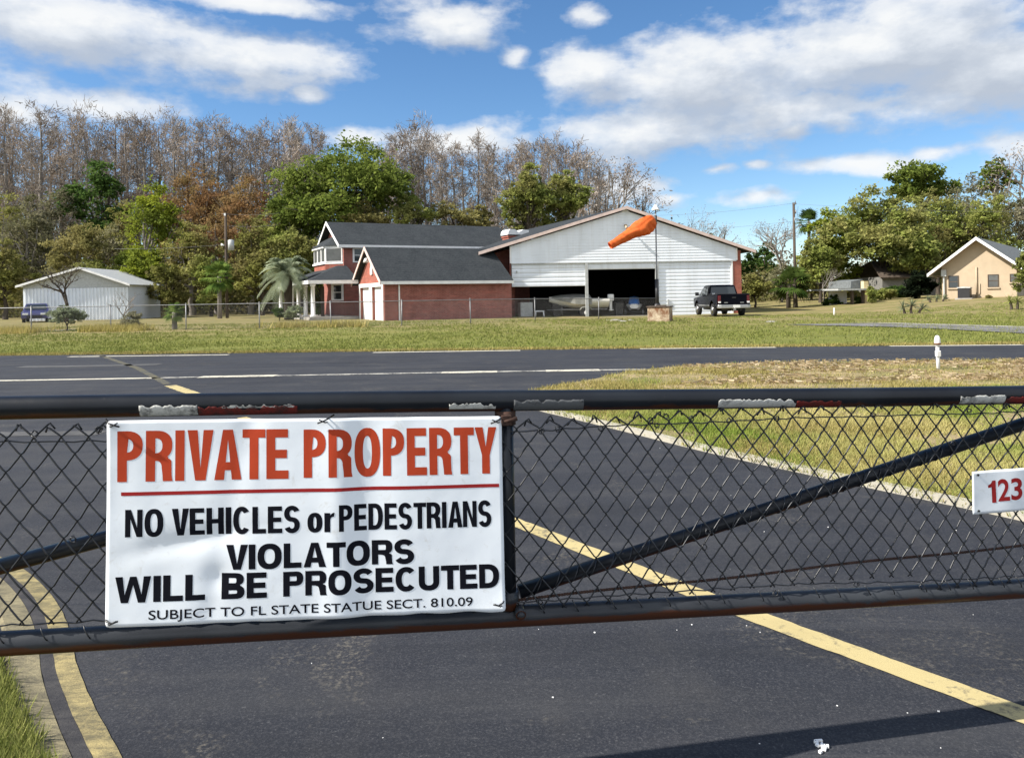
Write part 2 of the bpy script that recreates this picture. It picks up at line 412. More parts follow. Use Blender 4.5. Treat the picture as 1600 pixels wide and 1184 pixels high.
def line(pxs, z=.008): return [gnd(x, y, z) for x, y in pxs]
def dens(pts, k=6):
    out = []
    for a, b in zip(pts[:-1], pts[1:]):
        out += [a.lerp(b, i/k) for i in range(k)]
    return out+[pts[-1]]
def marking(name, *a): return tag(strip(MB(), *a).build(name, a[-1]), kind='structure')
def mk(name, pts, w, z, mat):
    m = MB(); strip(m, pts, w, z); return tag(m.build(name, mat), kind='structure')
mk('centre_line', dens(line([(1720, 1161), (1600, 1116), (1150, 951), (965, 878), (810, 817), (620, 742), (378, 652)])), .135, .008, M['yellow'])
mk('centre_line', line([(309, 617), (266, 602)]), .22, .008, M['yellow'])
mk('centre_line', dens(line([(262, 600), (215, 575), (150, 553)])), .16, .008, M['yellow_old'])
mk('edge_line', line([(-300, 599.5), (0, 594.5), (246, 590.3)]), .23, .008, M['white_line'])
mk('edge_line', line([(250, 590), (524, 585.0), (780, 580.3), (1010, 576.8)]), .20, .008, M['white_thin'])
for a, b in (((312, 588.8), (431, 586.6)), ((690, 582.0), (777, 580.3)), ((853, 579.2), (937, 577.8))):
    mk('edge_dash', line([a, b], .012), .36, .012, M['white_line'])
for a, b in (((108, 557.2), (357, 554.2)), ((583, 550.6), (813, 547.4)), ((1000, 544.8), (1212, 542.6)), ((1390, 540.6), (1598, 538.6))):
    mk('edge_dash', line([a, b]), .26, .008, M['white_line'])
m = MB()
for a in (((-200, 676), (340, 690)), ): strip(m, dens(line([a[0], (0, 678), (160, 676)])), .30, .008)
tag(m.build('asphalt_patch', M['patch']), kind='structure')
m = MB(); strip(m, dens(line([(30, 573), (120, 572), (250, 569)])), .5, .008); tag(m.build('asphalt_patch', M['patch']), kind='structure')

# kerb of the driveway, near corner: worn concrete, the grey gravelly gutter, yellow band on the asphalt
kin = [gnd(x, y) for x, y in ((215, 1235), (190, 1184), (150, 1110), (122, 1045), (112, 1000), (98, 960), (75, 925), (40, 893), (0, 872), (-60, 852), (-200, 826))]
def off(pts, d):
    out = []
    for i, p in enumerate(pts):
        t = (pts[min(i+1, len(pts)-1)]-pts[max(i-1, 0)]).normalized()
        out.append(p+Vector((-t.y, t.x, 0))*d)
    return out
def smooth(pts, k=5):
    out = []
    n = len(pts)
    for i in range(n-1):
        p0, p1, p2, p3 = pts[max(i-1, 0)], pts[i], pts[i+1], pts[min(i+2, n-1)]
        for j in range(k):
            t = j/k
            out.append(.5*((2*p1)+(p2-p0)*t+(2*p0-5*p1+4*p2-p3)*t*t+(3*p1-p0-3*p2+p3)*t**3))
    return out+[pts[-1]]
kin = smooth(kin); side = 1.0
if (off(kin, 1)[4]-kin[4]).x > 0: side = -1.0
m = MB(); strip(m, off(kin, side*.040), .080, .009); tag(m.build('kerb_band', M['kerb_yellow']), kind='structure')
m = MB(); strip(m, off(kin, side*.106), .054, .0075); tag(m.build('gutter_strip', M['gutter']), kind='structure')
k0, k1, k2, k3 = off(kin, side*.132), off(kin, side*.136), off(kin, side*.250), off(kin, side*.27)
m = MB(); m.loft([[(a.x, a.y, .0), (b.x, b.y, .010), (c.x, c.y, .020), (d.x, d.y, .0)] for a, b, c, d in zip(k0, k1, k2, k3)], smooth=False)
tag(m.build('kerb', M['kerb_tan']), kind='structure')
# near grass behind that kerb
gl = smooth([gnd(x, y) for x, y in ((88, 1235), (62, 1184), (34, 1120), (12, 1068), (-4, 1038), (-24, 1005), (-70, 950), (-150, 890), (-280, 850))])+[Vector((-9, 6.2, 0)), Vector((-9, .5, 0)), Vector((-.9, .5, 0))]
m = MB(); m.add([(p.x, p.y, .026) for p in gl], [tuple(range(len(gl)))]); tag(m.build('verge', M['island']), kind='structure')
# the wedge-shaped island
drive = smooth([gnd(x, y) for x, y in ((812, 626), (832, 639), (900, 656), (985, 677), (1100, 706), (1296, 749.5), (1517, 797), (1620, 820), (1800, 860))])
rim = [gnd(x, y) for x, y in ((2000, 560), (1800, 560), (1600, 564), (1400, 566), (1180, 568.5), (1075, 573.5), (1000, 580), (935, 593), (880, 603), (846, 610), (812, 618))]
isl = drive+[Vector((9, 3.2, 0)), Vector((24, 6, 0)), Vector((24, 15.5, 0))]+smooth(rim, 3)[:-1]
m = MB(); m.add([(p.x, p.y, .03) for p in isl], [tuple(range(len(isl)))])
tag(m.build('verge', M['island']), kind='structure')
m = MB(); a, b = off(drive, .0), off(drive, .095)
if (b[5]-a[5]).y < 0: b = off(drive, -.095)
m.loft([[(p.x, p.y, .0), (p.x, p.y, .05), (q.x, q.y, .055), (q.x, q.y, .0)] for p, q in zip(a, b)], smooth=False)
tag(m.build('kerb', M['kerb_light']), kind='structure')

# ------------------------------------------------------------------ grass, gravel
def inpoly(X, Y, poly):
    r = np.zeros(len(X), bool); n = len(poly); j = n-1
    for i in range(n):
        xi, yi, xj, yj = poly[i][0], poly[i][1], poly[j][0], poly[j][1]
        c = ((yi > Y) != (yj > Y)) & (X < (xj-xi)*(Y-yi)/(yj-yi+1e-12)+xi); r ^= c; j = i
    return r
def blades(name, X, Y, Z, hgt, wid, per, mat, lean=.6):
    n = len(X)*per
    x = np.repeat(X, per)+nrng.normal(0, 1, n)*np.repeat(wid*2.2 if np.ndim(wid) else np.full(len(X), wid*2.2), per)
    y = np.repeat(Y, per)+nrng.normal(0, 1, n)*np.repeat(wid*2.2 if np.ndim(wid) else np.full(len(X), wid*2.2), per)
    z = np.repeat(Z, per)
    hh = np.repeat(hgt if np.ndim(hgt) else np.full(len(X), hgt), per)*nrng.uniform(.5, 1.3, n)
    w = np.repeat(wid if np.ndim(wid) else np.full(len(X), wid), per)*nrng.uniform(.6, 1.3, n)
    th = nrng.uniform(0, 2*np.pi, n); ph = nrng.uniform(0, 2*np.pi, n); ln = hh*lean*nrng.uniform(.2, 1.4, n)
    dx, dy = np.cos(th)*w/2, np.sin(th)*w/2
    tip = np.stack([x+np.cos(ph)*ln, y+np.sin(ph)*ln, z+hh], 1)
    V = np.stack([np.stack([x-dx, y-dy, z-.01], 1), np.stack([x+dx, y+dy, z-.01], 1), tip], 1).reshape(-1, 3)
    F_ = np.arange(n*3).reshape(-1, 3)
    tone = np.clip(np.repeat(nrng.uniform(0, 1, len(X)), per)*.6+nrng.uniform(0, .4, n), 0, 1)
    return tag(link(name, cloud_mesh(name, V, F_, tone), mat), kind='stuff')
M['blade_lush'] = leafmat('lush_grass_blades', (.095, .125, .022), (.35, .35, .12), None, .3)
M['blade_dry'] = leafmat('dry_grass_blades', (.19, .18, .040), (.54, .44, .19), None, .25)
M['blade_isl'] = leafmat('patchy_grass_blades', (.085, .145, .018), (.31, .36, .08), (.50, .42, .18), .25)
M['blade_field'] = leafmat('field_grass_blades', (.100, .130, .026), (.25, .25, .080), None, .2)
# near verge
n = 52000; X = nrng.uniform(-3.6, -.85, n); Y = nrng.uniform(2.0, 4.6, n)
k = inpoly(X, Y, [(p.x, p.y) for p in gl]); X, Y = X[k], Y[k]
k = nrng.uniform(0, 1, len(X)) < .75; X, Y = X[k], Y[k]
print('NEAR GRASS', len(X), X.min(), X.max(), Y.min(), Y.max())
blades('grass', X, Y, np.full(len(X), .030), .044, .0070, 4, M['blade_lush'], .9)
# island, denser near the viewer
n = 330000; t = nrng.uniform(0, 1, n); Y = 3.4+14.4*t**1.2; X = nrng.uniform(-.1, 1, n)*(.95*Y+2.0)
k = inpoly(X, Y, [(p.x, p.y) for p in isl]); X, Y = X[k], Y[k]
import mathutils.noise as mn
def fbm(X, Y, s, seed=0): return np.array([mn.fractal((x*s+seed, y*s, seed*.7), 1.0, 2.0, 4) for x, y in zip(X, Y)])
nz = fbm(X, Y, .55, 3)
bare = sst(11.5, 14.5, Y+.25*X-.6)*.75
keep = nrng.uniform(0, 1, len(X)) < np.clip(.62+nz*1.1-bare, .05, .95); X, Y = X[keep], Y[keep]
dry = (fbm(X, Y, .7, 9)+nrng.normal(0, .25, len(X))+sst(9.6, 13.0, Y)*.9-.30) > .08
for nm, kk, mt in (('grass', ~dry, M['blade_isl']), ('dry_grass', dry, M['blade_dry'])):
    x, y = X[kk], Y[kk]; sc_ = .65+.055*y
    blades(nm, x, y, np.full(len(x), .03), .045*sc_, .010*sc_, 3, mt, .95)
# straw and pale litter lying on the bare end of the island
n = 13000; Y = nrng.uniform(13.0, 17.4, n); X = nrng.uniform(.22, .80, n)*Y
k = inpoly(X, Y, [(p.x, p.y) for p in isl]) & (fbm(X, Y*2.2, .7, 21)+nrng.normal(0, .22, len(X)) > .06); X, Y = X[k], Y[k]
n = len(X); th = nrng.uniform(0, 3.14, n); L = nrng.uniform(.03, .13, n); wd = nrng.uniform(.006, .022, n)
ax, ay = np.cos(th)*L/2, np.sin(th)*L/2; bx_, by_ = -np.sin(th)*wd/2, np.cos(th)*wd/2; z = nrng.uniform(.034, .075, n); z2 = z+nrng.uniform(-.0, .03, n)
V = np.stack([np.stack([X-ax-bx_, Y-ay-by_, z], 1), np.stack([X+ax-bx_, Y+ay-by_, z], 1), np.stack([X+ax+bx_, Y+ay+by_, z2], 1), np.stack([X-ax+bx_, Y-ay+by_, z2], 1)], 1).reshape(-1, 3)
M['straw'] = leafmat('pale_straw', (.30, .215, .115), (.66, .54, .36), None, .1)
tag(link('straw', cloud_mesh('straw', V, np.arange(n*4).reshape(-1, 4), nrng.uniform(0, 1, n)), M['straw']), kind='stuff')
# field beyond the runway
n = 52000; Y = 22+nrng.uniform(0, 1, n)**1.2*24; X = nrng.uniform(-.72, .72, n)*Y
k = Y > edge_y(X)+.05; X, Y = X[k], Y[k]; Z = H(X, Y)
nz = fbm(X, Y*2, .22, 5); k = nrng.uniform(0, 1, len(X)) < np.clip(.55+nz, .1, 1); X, Y, Z = X[k], Y[k], Z[k]
blades('grass', X, Y, Z, .07, .035, 3, M['blade_field'], .8)
n = 9000; X = nrng.uniform(-20, 20, n); Y = edge_y(X)+np.abs(nrng.normal(0, .16, n))+.02; Z = H(X, Y)
blades('dry_grass', X, Y, Z, .075, .03, 3, M['blade_dry'], .8)
# weeds along the far fence
n = 5200; X = nrng.uniform(-27, -7, n); Y = 37.5+nrng.normal(0, .7, n); k = fbm(X, Y, .35, 31) > .02; X, Y = X[k], Y[k]
blades('dry_grass', X, Y, H(X, Y), .34, .035, 3, M['blade_dry'], .45)

def drape(name, poly, mat, dz=.02, step=1.0):       # a sheet laid over the rolling ground
    xs_ = [p[0] for p in poly]; ys_ = [p[1] for p in poly]
    bm = bmesh.new(); f = bm.faces.new([bm.verts.new((p[0], p[1], 0)) for p in poly])
    for axis, lo, hi in ((0, min(xs_), max(xs_)), (1, min(ys_), max(ys_))):
        c = math.floor(lo)+step
        while c < hi:
            co = Vector((c, 0, 0)) if axis == 0 else Vector((0, c, 0)); no = Vector((1, 0, 0)) if axis == 0 else Vector((0, 1, 0))
            bmesh.ops.bisect_plane(bm, geom=bm.verts[:]+bm.edges[:]+bm.faces[:], plane_co=co, plane_no=no); c += step
    for v in bm.verts: v.co.z = h(v.co.x, v.co.y)+dz
    me = bpy.data.meshes.new(name); bm.to_mesh(me); bm.free()
    o = link(name, me, mat); tag(o, kind='structure'); return o
def hit(px, py):                                     # sight line meets the rolling ground
    r = ray(px, py); lo = 3.0; Y = lo
    while Y < 90:
        if EYE+r.z*Y < h(r.x*Y, Y): break
        Y += .05
    return (r.x*Y, Y)
drape('lane', [hit(x, y) for x, y in ((1225, 508), (1330, 506), (1420, 507.5), (1500, 510), (1600, 513), (1760, 517), (1760, 528), (1600, 522), (1500, 516.5), (1400, 512))], M['lane'], .03)
drape('lane', [hit(x, y) for x, y in ((1330, 504.5), (1420, 506), (1600, 511.4), (1760, 515.5), (1760, 517), (1600, 513), (1420, 507.5))], M['gravel'], .034)
drape('lane', [(-31, 37.9), (-22.6, 38.5), (-22.9, 40.3), (-31, 39.5)], M['gravel'], .03)
# small pale litter on the tarmac
m = MB()
for q in range(60):
    Y = 2.6+9*rng.random()**1.6; X = rng.uniform(-.62, .62)*Y+.05
    if X < -1.1-(Y-2.6)*.55 or X > .4+(10.5-Y)*.55: continue
    s = rng.uniform(.002, .0055); a = rng.uniform(0, 3.1)
    m.box((X, Y, .004+s*.35), (s*1.6, s, s*.7), a)
p = gnd(1284, 1168)
for q in range(9):
    m.box((p.x+rng.gauss(0, .016), p.y+rng.gauss(0, .018), .010), (rng.uniform(.008, .03), rng.uniform(.006, .016), .008), rng.uniform(0, 3))
tag(m.build('litter', M['trim']), kind='stuff')
# ------------------------------------------------------------------ the gate
GA, GB = Vector((-1.479, 2.218, 0)), Vector((1.878, 2.84, 0))
gd = (GB-GA).normalized(); GYAW = math.atan2(gd.y, gd.x); GL = (GB-GA).length
SLOPE, SLOPB = -.099/GL, -.131/GL                                       # the free end sags
gx0, gx1 = -2.4, GL+1.5                                # gate ends beyond the view
def gl_of(px, py, yo=0.0):                             # sight line -> (along, height) in the gate plane
    r = ray(px, py); nn = Vector((-gd.y, gd.x, 0)); t = (GA.dot(nn)+yo)/Vector((r.x, r.y, 0)).dot(nn)
    p = Vector((r.x*t, r.y*t, 0)); return (p-GA).dot(gd), EYE+r.z*t
zt = lambda x: 1.304+SLOPE*x
zb = lambda x: .622+SLOPB*x
gate = thing('swing_gate', 'long black pipe gate filled with chain link mesh across the asphalt driveway', 'gate', GA, GYAW)
RT, RB = .034, .0345
def bar(name, pts, r, mat, n=20, par=gate):
    m = MB(); m.tube(pts, r, n); return m.build(name, mat, par)
K = 24
xsG = [gx0+(gx1-gx0)*i/K for i in range(K+1)]
bar('top_rail', [(x, 0, zt(x)+.003*math.sin(x*1.7)) for x in xsG], RT, M['gate_top'], 28)
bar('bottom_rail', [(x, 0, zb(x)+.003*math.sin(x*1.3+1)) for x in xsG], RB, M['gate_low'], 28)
xp = gl_of(792, 800)[0]
PR = .026
bar('upright', [(xp, 0, zb(xp)), (xp, 0, zt(xp))], PR, M['gate_top'])
for x in (gx0+.02, gx1-.02): bar('upright', [(x, 0, zb(x)), (x, 0, zt(x))], PR, M['gate_top'])
for x in (gx0-.05, gx1+.05): bar('ground_post', [(x, 0, -.25), (x, 0, zt(x)+.10)], .05, M['gate_top'])
b0, b1 = gl_of(812, 926), gl_of(1600, 664)
def extend(a, b, x): return a[1]+(b[1]-a[1])*(x-a[0])/(b[0]-a[0])
xe = b1[0]+.22
bar('brace', [(b0[0], .012, b0[1]), (xe, .012, extend(b0, b1, xe))], .0235, M['gate_top'])
c0, c1 = gl_of(0, 886), gl_of(165, 842)
xl = c0[0]-.55
bar('brace', [(xl, .012, extend(c0, c1, xl)), (xp-.02, .012, extend(c0, c1, xp-.02))], .0235, M['gate_top'])
# rusty twisted cable and thin rod low in the mesh
d0, d1 = gl_of(808, 935), gl_of(1600, 849)
pts = [(d0[0]+(d1[0]+1.2-d0[0])*i/40, -.012, extend(d0, d1, d0[0]+(d1[0]+1.2-d0[0])*i/40)+.003*math.sin(i*.5)) for i in range(41)]
m = MB(); nt = 900
for s in (0, math.pi):
    q = []
    for i in range(nt+1):
        t = i/nt; x = d0[0]+(d1[0]+1.2-d0[0])*t; z = extend(d0, d1, x)+.003*math.sin(t*20)
        q.append((x, -.012+.0024*math.cos(x*330+s), z+.0024*math.sin(x*330+s)))
    m.tube(q, .0031, 5)
m.build('cable', M['cable'], gate)

# chain link: interlocked zigzag wires, slack along the top
dxw, dzw = .0372, .0955
def mtop(x): return zt(x)-(.088-.021*max(0, x-1.6)) - .006*math.sin(x*2.1)
def mbot(x): return zb(x)+.045+.006*math.sin(x*3+1)
wr = random.Random(11)
fab = MB()
i0, i1 = int(gx0/dxw)+2, int(gx1/dxw)-2
def warp(x, z):                                        # hand-strung mesh is never even
    return (x+.010*mn.noise((x*2.2, z*3, 1.3))+.006*mn.noise((x*9, z*9, 4)), .010*mn.noise((x*2.6, z*2.6, 8)), z+.010*mn.noise((x*2.0, z*2.2, 5))+.003*mn.noise((x*11, z*8, 2)))
WR = .0027
for i in range(i0, i1):
    x0 = i*dxw; flip = 1 if i % 2 == 0 else -1
    n = 15
    pts = []
    zt_ = mtop(x0)
    for k in range(n):
        z = zt_-k*dzw/2
        if z < mbot(x0)-.012: break
        sg = flip*(1 if k % 2 == 0 else -1)
        wx, wy, wz = warp(x0+sg*.5*dxw, z)
        # approach, contact and departure of each bend, passing over then under its neighbour
        dep = .0030*(1 if sg > 0 else -1)
        pts += [Vector((wx-sg*.0075, wy-.022-dep*.3, wz+.0085)), Vector((wx+sg*.0012, wy-.022-dep, wz+.0015)), Vector((wx-sg*.0075, wy-.022+dep*.6, wz-.0095))]
    if len(pts) < 4: continue
    # top: the wire runs on upward into a bent knuckle
    sg = flip; p = pts[0]; tip = Vector((x0-sg*.018+wr.uniform(-.003, .003), p.y, p.z+.026+wr.uniform(-.008, .006)))
    kn = [tip+Vector((-sg*wr.uniform(.006, .02), wr.uniform(-.006, .006), -wr.uniform(.008, .022))), tip+Vector((-sg*.004, 0, .003)), tip]
    fab.tube(kn+pts, WR, 6)
fab.build('wire_mesh', M['wire'], gate)
# tension wires threaded through the mesh top and bottom, and their twist ties
m = MB()
for f, dz, nn in ((mtop, -.006, 3.0), (mbot, .012, 2.2)):
    pts = []
    for k in range(170):
        x = gx0+(gx1-gx0)*k/169
        pts.append((x, -.021+.004*math.sin(x*84), f(x)+dz+.0045*mn.noise((x*nn, 3, 7))+.0020*math.sin(x*84)))
    m.tube(pts, .0022, 6)
m.build('tension_wire', M['wire'], gate)
def tie(x, z, s, y=-.028):
    m = MB()
    for q in range(2):
        a = wr.uniform(0, 6)
        pts = [(x+s*math.cos(a+t*1.1)*wr.uniform(.6, 1.2), y+wr.uniform(-.004, .004), z+s*math.sin(a+t*1.1)*wr.uniform(.6, 1.2)) for t in range(7)]
        m.tube(pts, .0017, 5)
    m.build('tie_wire', M['wire'], gate)
for px, py in ((160, 668), (186, 670), (843, 671), (868, 668), (935, 667), (1022, 662), (1075, 652), (1133, 655), (1207, 652), (1357, 647), (1505, 640), (1561, 634), (1590, 634), (1012, 655), (1036, 648), (60, 676), (840, 935), (1205, 922), (1330, 908), (1095, 850), (1480, 690), (120, 838), (1100, 826)):
    x, z = gl_of(px, py); tie(x, z, .010)
for k in range(26):                                    # wraps of mesh wire round the slanted brace and low rail
    x = b0[0]+.06+k*.062
    if x < xe-.1:
        z = extend(b0, b1, x)
        m = MB(); m.tube([(x+.03*t-.03, .012-.028*math.cos(t*2.4-2.4), z+.028*math.sin(t*2.4-2.4)) for t in (0, .3, .6, .9, 1.2, 1.5, 1.8)], .0019, 5); m.build('brace_wrap', M['wire'], gate)
for k in range(34):
    x = -.1+k*.105+wr.uniform(-.02, .02)
    if abs(x-xp) > .03 and not (gl_of(166, 900)[0] < x < xp):
        m = MB(); m.tube([(x+.012*t, -.036*math.cos((t-1)*.75), zb(x)+.050-.022*t+.004*wr.random()) for t in (0, .4, .8, 1.2, 1.6)], .0019, 5); m.build('rail_wrap', M['wire'], gate)
# torn reflective tape low on the face of the top rail
def tape(name, pxa, pxb, mat, lo, hi, rag, seed):
    r_ = random.Random(seed); xa, xb = gl_of(pxa, 625)[0], gl_of(pxb, 625)[0]
    nn = max(6, int((xb-xa)/.006)); mm = MB(); rows = 7; vs = []
    for i in range(nn+1):
        x = xa+(xb-xa)*i/nn
        top = hi-rag*abs(mn.fractal((x*26, seed, 0), 1, 2, 4))*60; top = max(lo+6, top)
        for j in range(rows):
            a = R(lo+(top-lo)*j/(rows-1))
            rr = RT+.0010+(.0010*r_.random() if j == rows-1 else 0)
            vs.append((x, -rr*math.cos(a), zt(x)+.003*math.sin(x*1.7)+rr*math.sin(a)))
    mm.add(vs, [(i*rows+j, i*rows+j+1, (i+1)*rows+j+1, (i+1)*rows+j) for i in range(nn) for j in range(rows-1)], 0, True)
    o = mm.build(name, mat, gate); so = o.modifiers.new('thickness', 'SOLIDIFY'); so.thickness = .0005; so.offset = 0
    return o
tape('reflective_tape', 222, 312, M['tape_white'], -62, 8, .5, 3)['label'] = 'torn white strip'
tape('reflective_tape', 313, 466, M['tape_red'], -62, -2, .55, 5)['label'] = 'torn red strip'
tape('reflective_tape', 350, 462, M['tape_white'], -14, 4, .9, 6)['label'] = 'torn white strip'
tape('reflective_tape', 700, 772, M['tape_white'], -40, -2, .9, 8)['label'] = 'torn white strip'
tape('reflective_tape', 800, 908, M['tape_grey'], -58, 12, .4, 9)['label'] = 'weathered grey strip'
tape('reflective_tape', 1116, 1236, M['tape_white'], -52, 6, .7, 12)['label'] = 'torn white strip'
tape('reflective_tape', 1237, 1306, M['tape_red'], -56, -8, .5, 13)['label'] = 'torn red strip'
tape('reflective_tape', 1490, 1560, M['tape_white'], -50, 10, .6, 15)['label'] = 'torn white strip'
tape('reflective_tape', 1561, 1720, M['tape_red'], -52, -2, .5, 16)['label'] = 'torn red strip'
# clamp and bolt where the upright meets the rails
m = MB(); m.tube([(xp, 0, zt(xp)-.075), (xp, 0, zt(xp)-.03)], .034, 14); m.box((xp-.004, -.04, zt(xp)-.055), (.03, .022, .03)); m.tube([(xp-.02, -.045, zt(xp)-.06), (xp+.03, -.05, zt(xp)-.05)], .007, 8)
m.build('clamp', M['cable'], gate)
m = MB(); m.tube([(xp, 0, zb(xp)+.03), (xp, 0, zb(xp)+.085)], .034, 14); m.tube([(xp+.030, -.055, zb(xp)+.022), (xp+.030, -.02, zb(xp)+.03)], .017, 12); m.ell((xp+.030, -.058, zb(xp)+.022), (.013, .008, .013))
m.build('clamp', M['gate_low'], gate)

# ------------------------------------------------------------------ lettering: bold grotesque built from outlines
def arc(cx, cy, rx, ry, a0, a1, n=18, p=2.35):
    out = []
    for i in range(n+1):
        a = R(a0+(a1-a0)*i/n); c, s_ = math.cos(a), math.sin(a)
        out.append((cx+rx*math.copysign(abs(c)**(2/p), c), cy+ry*math.copysign(abs(s_)**(2/p), s_)))
    return out
def stroke(pts, hx, hy):                               # thick line with square ends
    L, Rr = [], []; n = len(pts)
    for i in range(n):
        def nrm(a, b):
            dx, dy = b[0]-a[0], b[1]-a[1]; q = math.hypot(dx, dy) or 1; return (-dy/q, dx/q)
        if i == 0: nx_, ny_ = nrm(pts[0], pts[1])
        elif i == n-1: nx_, ny_ = nrm(pts[-2], pts[-1])
        else:
            a, b = nrm(pts[i-1], pts[i]), nrm(pts[i], pts[i+1]); nx_, ny_ = a[0]+b[0], a[1]+b[1]
            q = math.hypot(nx_, ny_) or 1; nx_, ny_ = nx_/q, ny_/q
            k = min(1.9, 1/max(.3, nx_*a[0]+ny_*a[1])); nx_ *= k; ny_ *= k
        L.append((pts[i][0]+nx_*hx, pts[i][1]+ny_*hy)); Rr.append((pts[i][0]-nx_*hx, pts[i][1]-ny_*hy))
    return L+Rr[::-1]
WID = dict(A=.74, B=.70, C=.74, D=.72, E=.62, F=.58, H=.72, I=.0, J=.58, L=.58, N=.72, O=.78, P=.66, R=.70, S=.68, T=.64, U=.72, V=.70, W=1.02, Y=.70, o=.60, r=.40)
def glyph(ch, w, s, b):
    if ch == 'I': return [[(0, 0), (s, 0), (s, 1), (0, 1)]], s
    if ch == '1': return [[(w-s, 0), (w, 0), (w, 1), (w-s*.75, 1), (w-s*1.2, .86), (0, .80), (0, .68), (w-s, .70)]], w
    if ch == 'L': return [[(0, 0), (w, 0), (w, b), (s, b), (s, 1), (0, 1)]], w
    if ch == 'E': return [[(0, 0), (w, 0), (w, b), (s, b), (s, .5-b*.5), (w*.93, .5-b*.5), (w*.93, .5+b*.5), (s, .5+b*.5), (s, 1-b), (w*.98, 1-b), (w*.98, 1), (0, 1)]], w
    if ch == 'F': return [[(0, 0), (s, 0), (s, .5-b*.5), (w*.9, .5-b*.5), (w*.9, .5+b*.5), (s, .5+b*.5), (s, 1-b), (w, 1-b), (w, 1), (0, 1)]], w
    if ch == 'T': return [[(w/2-s/2, 0), (w/2+s/2, 0), (w/2+s/2, 1-b), (w, 1-b), (w, 1), (0, 1), (0, 1-b), (w/2-s/2, 1-b)]], w
    if ch == 'H': return [[(0, 0), (s, 0), (s, .5-b*.5), (w-s, .5-b*.5), (w-s, 0), (w, 0), (w, 1), (w-s, 1), (w-s, .5+b*.5), (s, .5+b*.5), (s, 1), (0, 1)]], w
    if ch == 'N': return [[(0, 0), (s*.94, 0), (s*.94, .66), (w-s*1.02, 0), (w, 0), (w, 1), (w-s*.94, 1), (w-s*.94, .34), (s*1.02, 1), (0, 1)]], w
    if ch == 'V': q = s*1.08; return [[(w/2-q*.52, 0), (w/2+q*.52, 0), (w, 1), (w-q, 1), (w/2, .24), (q, 1), (0, 1)]], w
    if ch == 'W':
        q = s*.98; x1, x2 = w*.265, w*.735
        return [[(x1-q*.5, 0), (x1+q*.46, 0), (w/2, .68), (x2-q*.46, 0), (x2+q*.5, 0), (w, 1), (w-q, 1), (x2, .30), (w/2+q*.44, 1), (w/2-q*.44, 1), (x1, .30), (q, 1), (0, 1)]], w
    if ch == 'A':
        q = s*1.06; d = (w/2-q*.5)
        f = lambda y: d*y                               # outer left edge
        y0, y1 = .19, .19+b*.95; iy = .80
        inx = lambda y: q+(w/2-q)*y/iy*.985
        return [[(0, 0), (q, 0), (inx(y0), y0), (w-inx(y0), y0), (w-q, 0), (w, 0), (w/2+q*.52, 1), (w/2-q*.52, 1)], [(inx(y1), y1), (w/2, iy), (w-inx(y1), y1)]], w
    if ch == 'Y': q = s*1.05; return [[(w/2-s/2, 0), (w/2+s/2, 0), (w/2+s/2, .40), (w, 1), (w-q, 1), (w/2, .575), (q, 1), (0, 1), (w/2-s/2, .40)]], w
    if ch in 'PR':
        y0 = .42; r = (1-y0)/2
        o_ = [(0, 0), (s, 0), (s, y0)] + ([(w*.5-s*.0, y0)] if ch == 'P' else [(w*.42, y0)])
        if ch == 'P':
            o_ += arc(w-.30, y0+r, .30, r, -90, 90, 14)+[(0, 1)]
            return [o_, [(s, y0+b*.92)]+arc(w-.30, y0+r, .30-s, r-b*.92, -90, 90, 12)+[(s, 1-b*.92)]], w
        y0 = .40; r = (1-y0)/2
        o_ = [(0, 0), (s, 0), (s, y0), (w*.40, y0)]+arc(w*.40, y0-.15, w*.56-s, .15, 90, 0, 6)[1:]+[(w-s*1.02, .12), (w-s*.98, 0), (w*1.02, 0), (w*.985, .10), (w*.975, .27)]+arc(w*.68, .36, w*.295, .10, 0, 62, 6)[1:]+[(w*.86, .485)]+arc(w-.30, y0+r+.01, .30, r-.01, -52, 90, 14)+[(0, 1)]
        return [o_, [(s, y0+b*.9)]+arc(w-.31, y0+r+b*.0, .30-s, r-b*.9, -90, 90, 12)+[(s, 1-b*.9)]], w
    if ch == 'B':
        ym = .53; o_ = [(0, 0)]+[(w*.4, 0)]+arc(w-.32, ym/2, .32, ym/2, -90, 62, 14)+arc(w-.35, (1+ym)/2-.01, .325, (1-ym)/2+.01, -62, 90, 14)+[(0, 1)]
        return [o_, [(s, b*.92)]+arc(w-.33, .27, .32-s, .27-b*.95, -90, 90, 10)+[(s, .54-b*.95+.0)], [(s, ym+b*.36)]+arc(w-.36, (1-b*.92+ym+b*.36)/2, .32-s, (1-b*.92-ym-b*.36)/2, -90, 90, 10)+[(s, 1-b*.92)]], w
    if ch == 'D': return [[(0, 0)]+arc(w*.42, .5, w*.58, .5, -90, 90, 22)+[(0, 1)], [(s, b)]+arc(w*.42, .5, w*.58-s, .5-b, -90, 90, 20)+[(s, 1-b)]], w
    if ch == 'O': return [arc(w/2, .5, w/2, .515, 0, 360, 40)[:-1], arc(w/2, .5, w/2-s*1.02, .515-b*1.02, 0, 360, 36)[:-1]], w
    if ch == 'o': return [arc(w/2, .37, w/2, .385, 0, 360, 36)[:-1], arc(w/2, .37, w/2-s, .385-b*.95, 0, 360, 30)[:-1]], w
    if ch == 'r': return [[(0, 0), (s, 0), (s, .44)]+arc(w, .44, w-s, .16, 180, 92, 6)[1:]+[(w, .76)]+arc(w+.02, .52, w*.62-s*.2, .235, 92, 150, 5)+[(s, .74), (0, .74)]], w
    if ch == 'C':
        rx, ry = w/2-s*.5, .515-b*.5
        return [stroke(arc(w/2, .5, rx, ry, 42, 318, 34, 2.2), s*.5, b*.5)], w
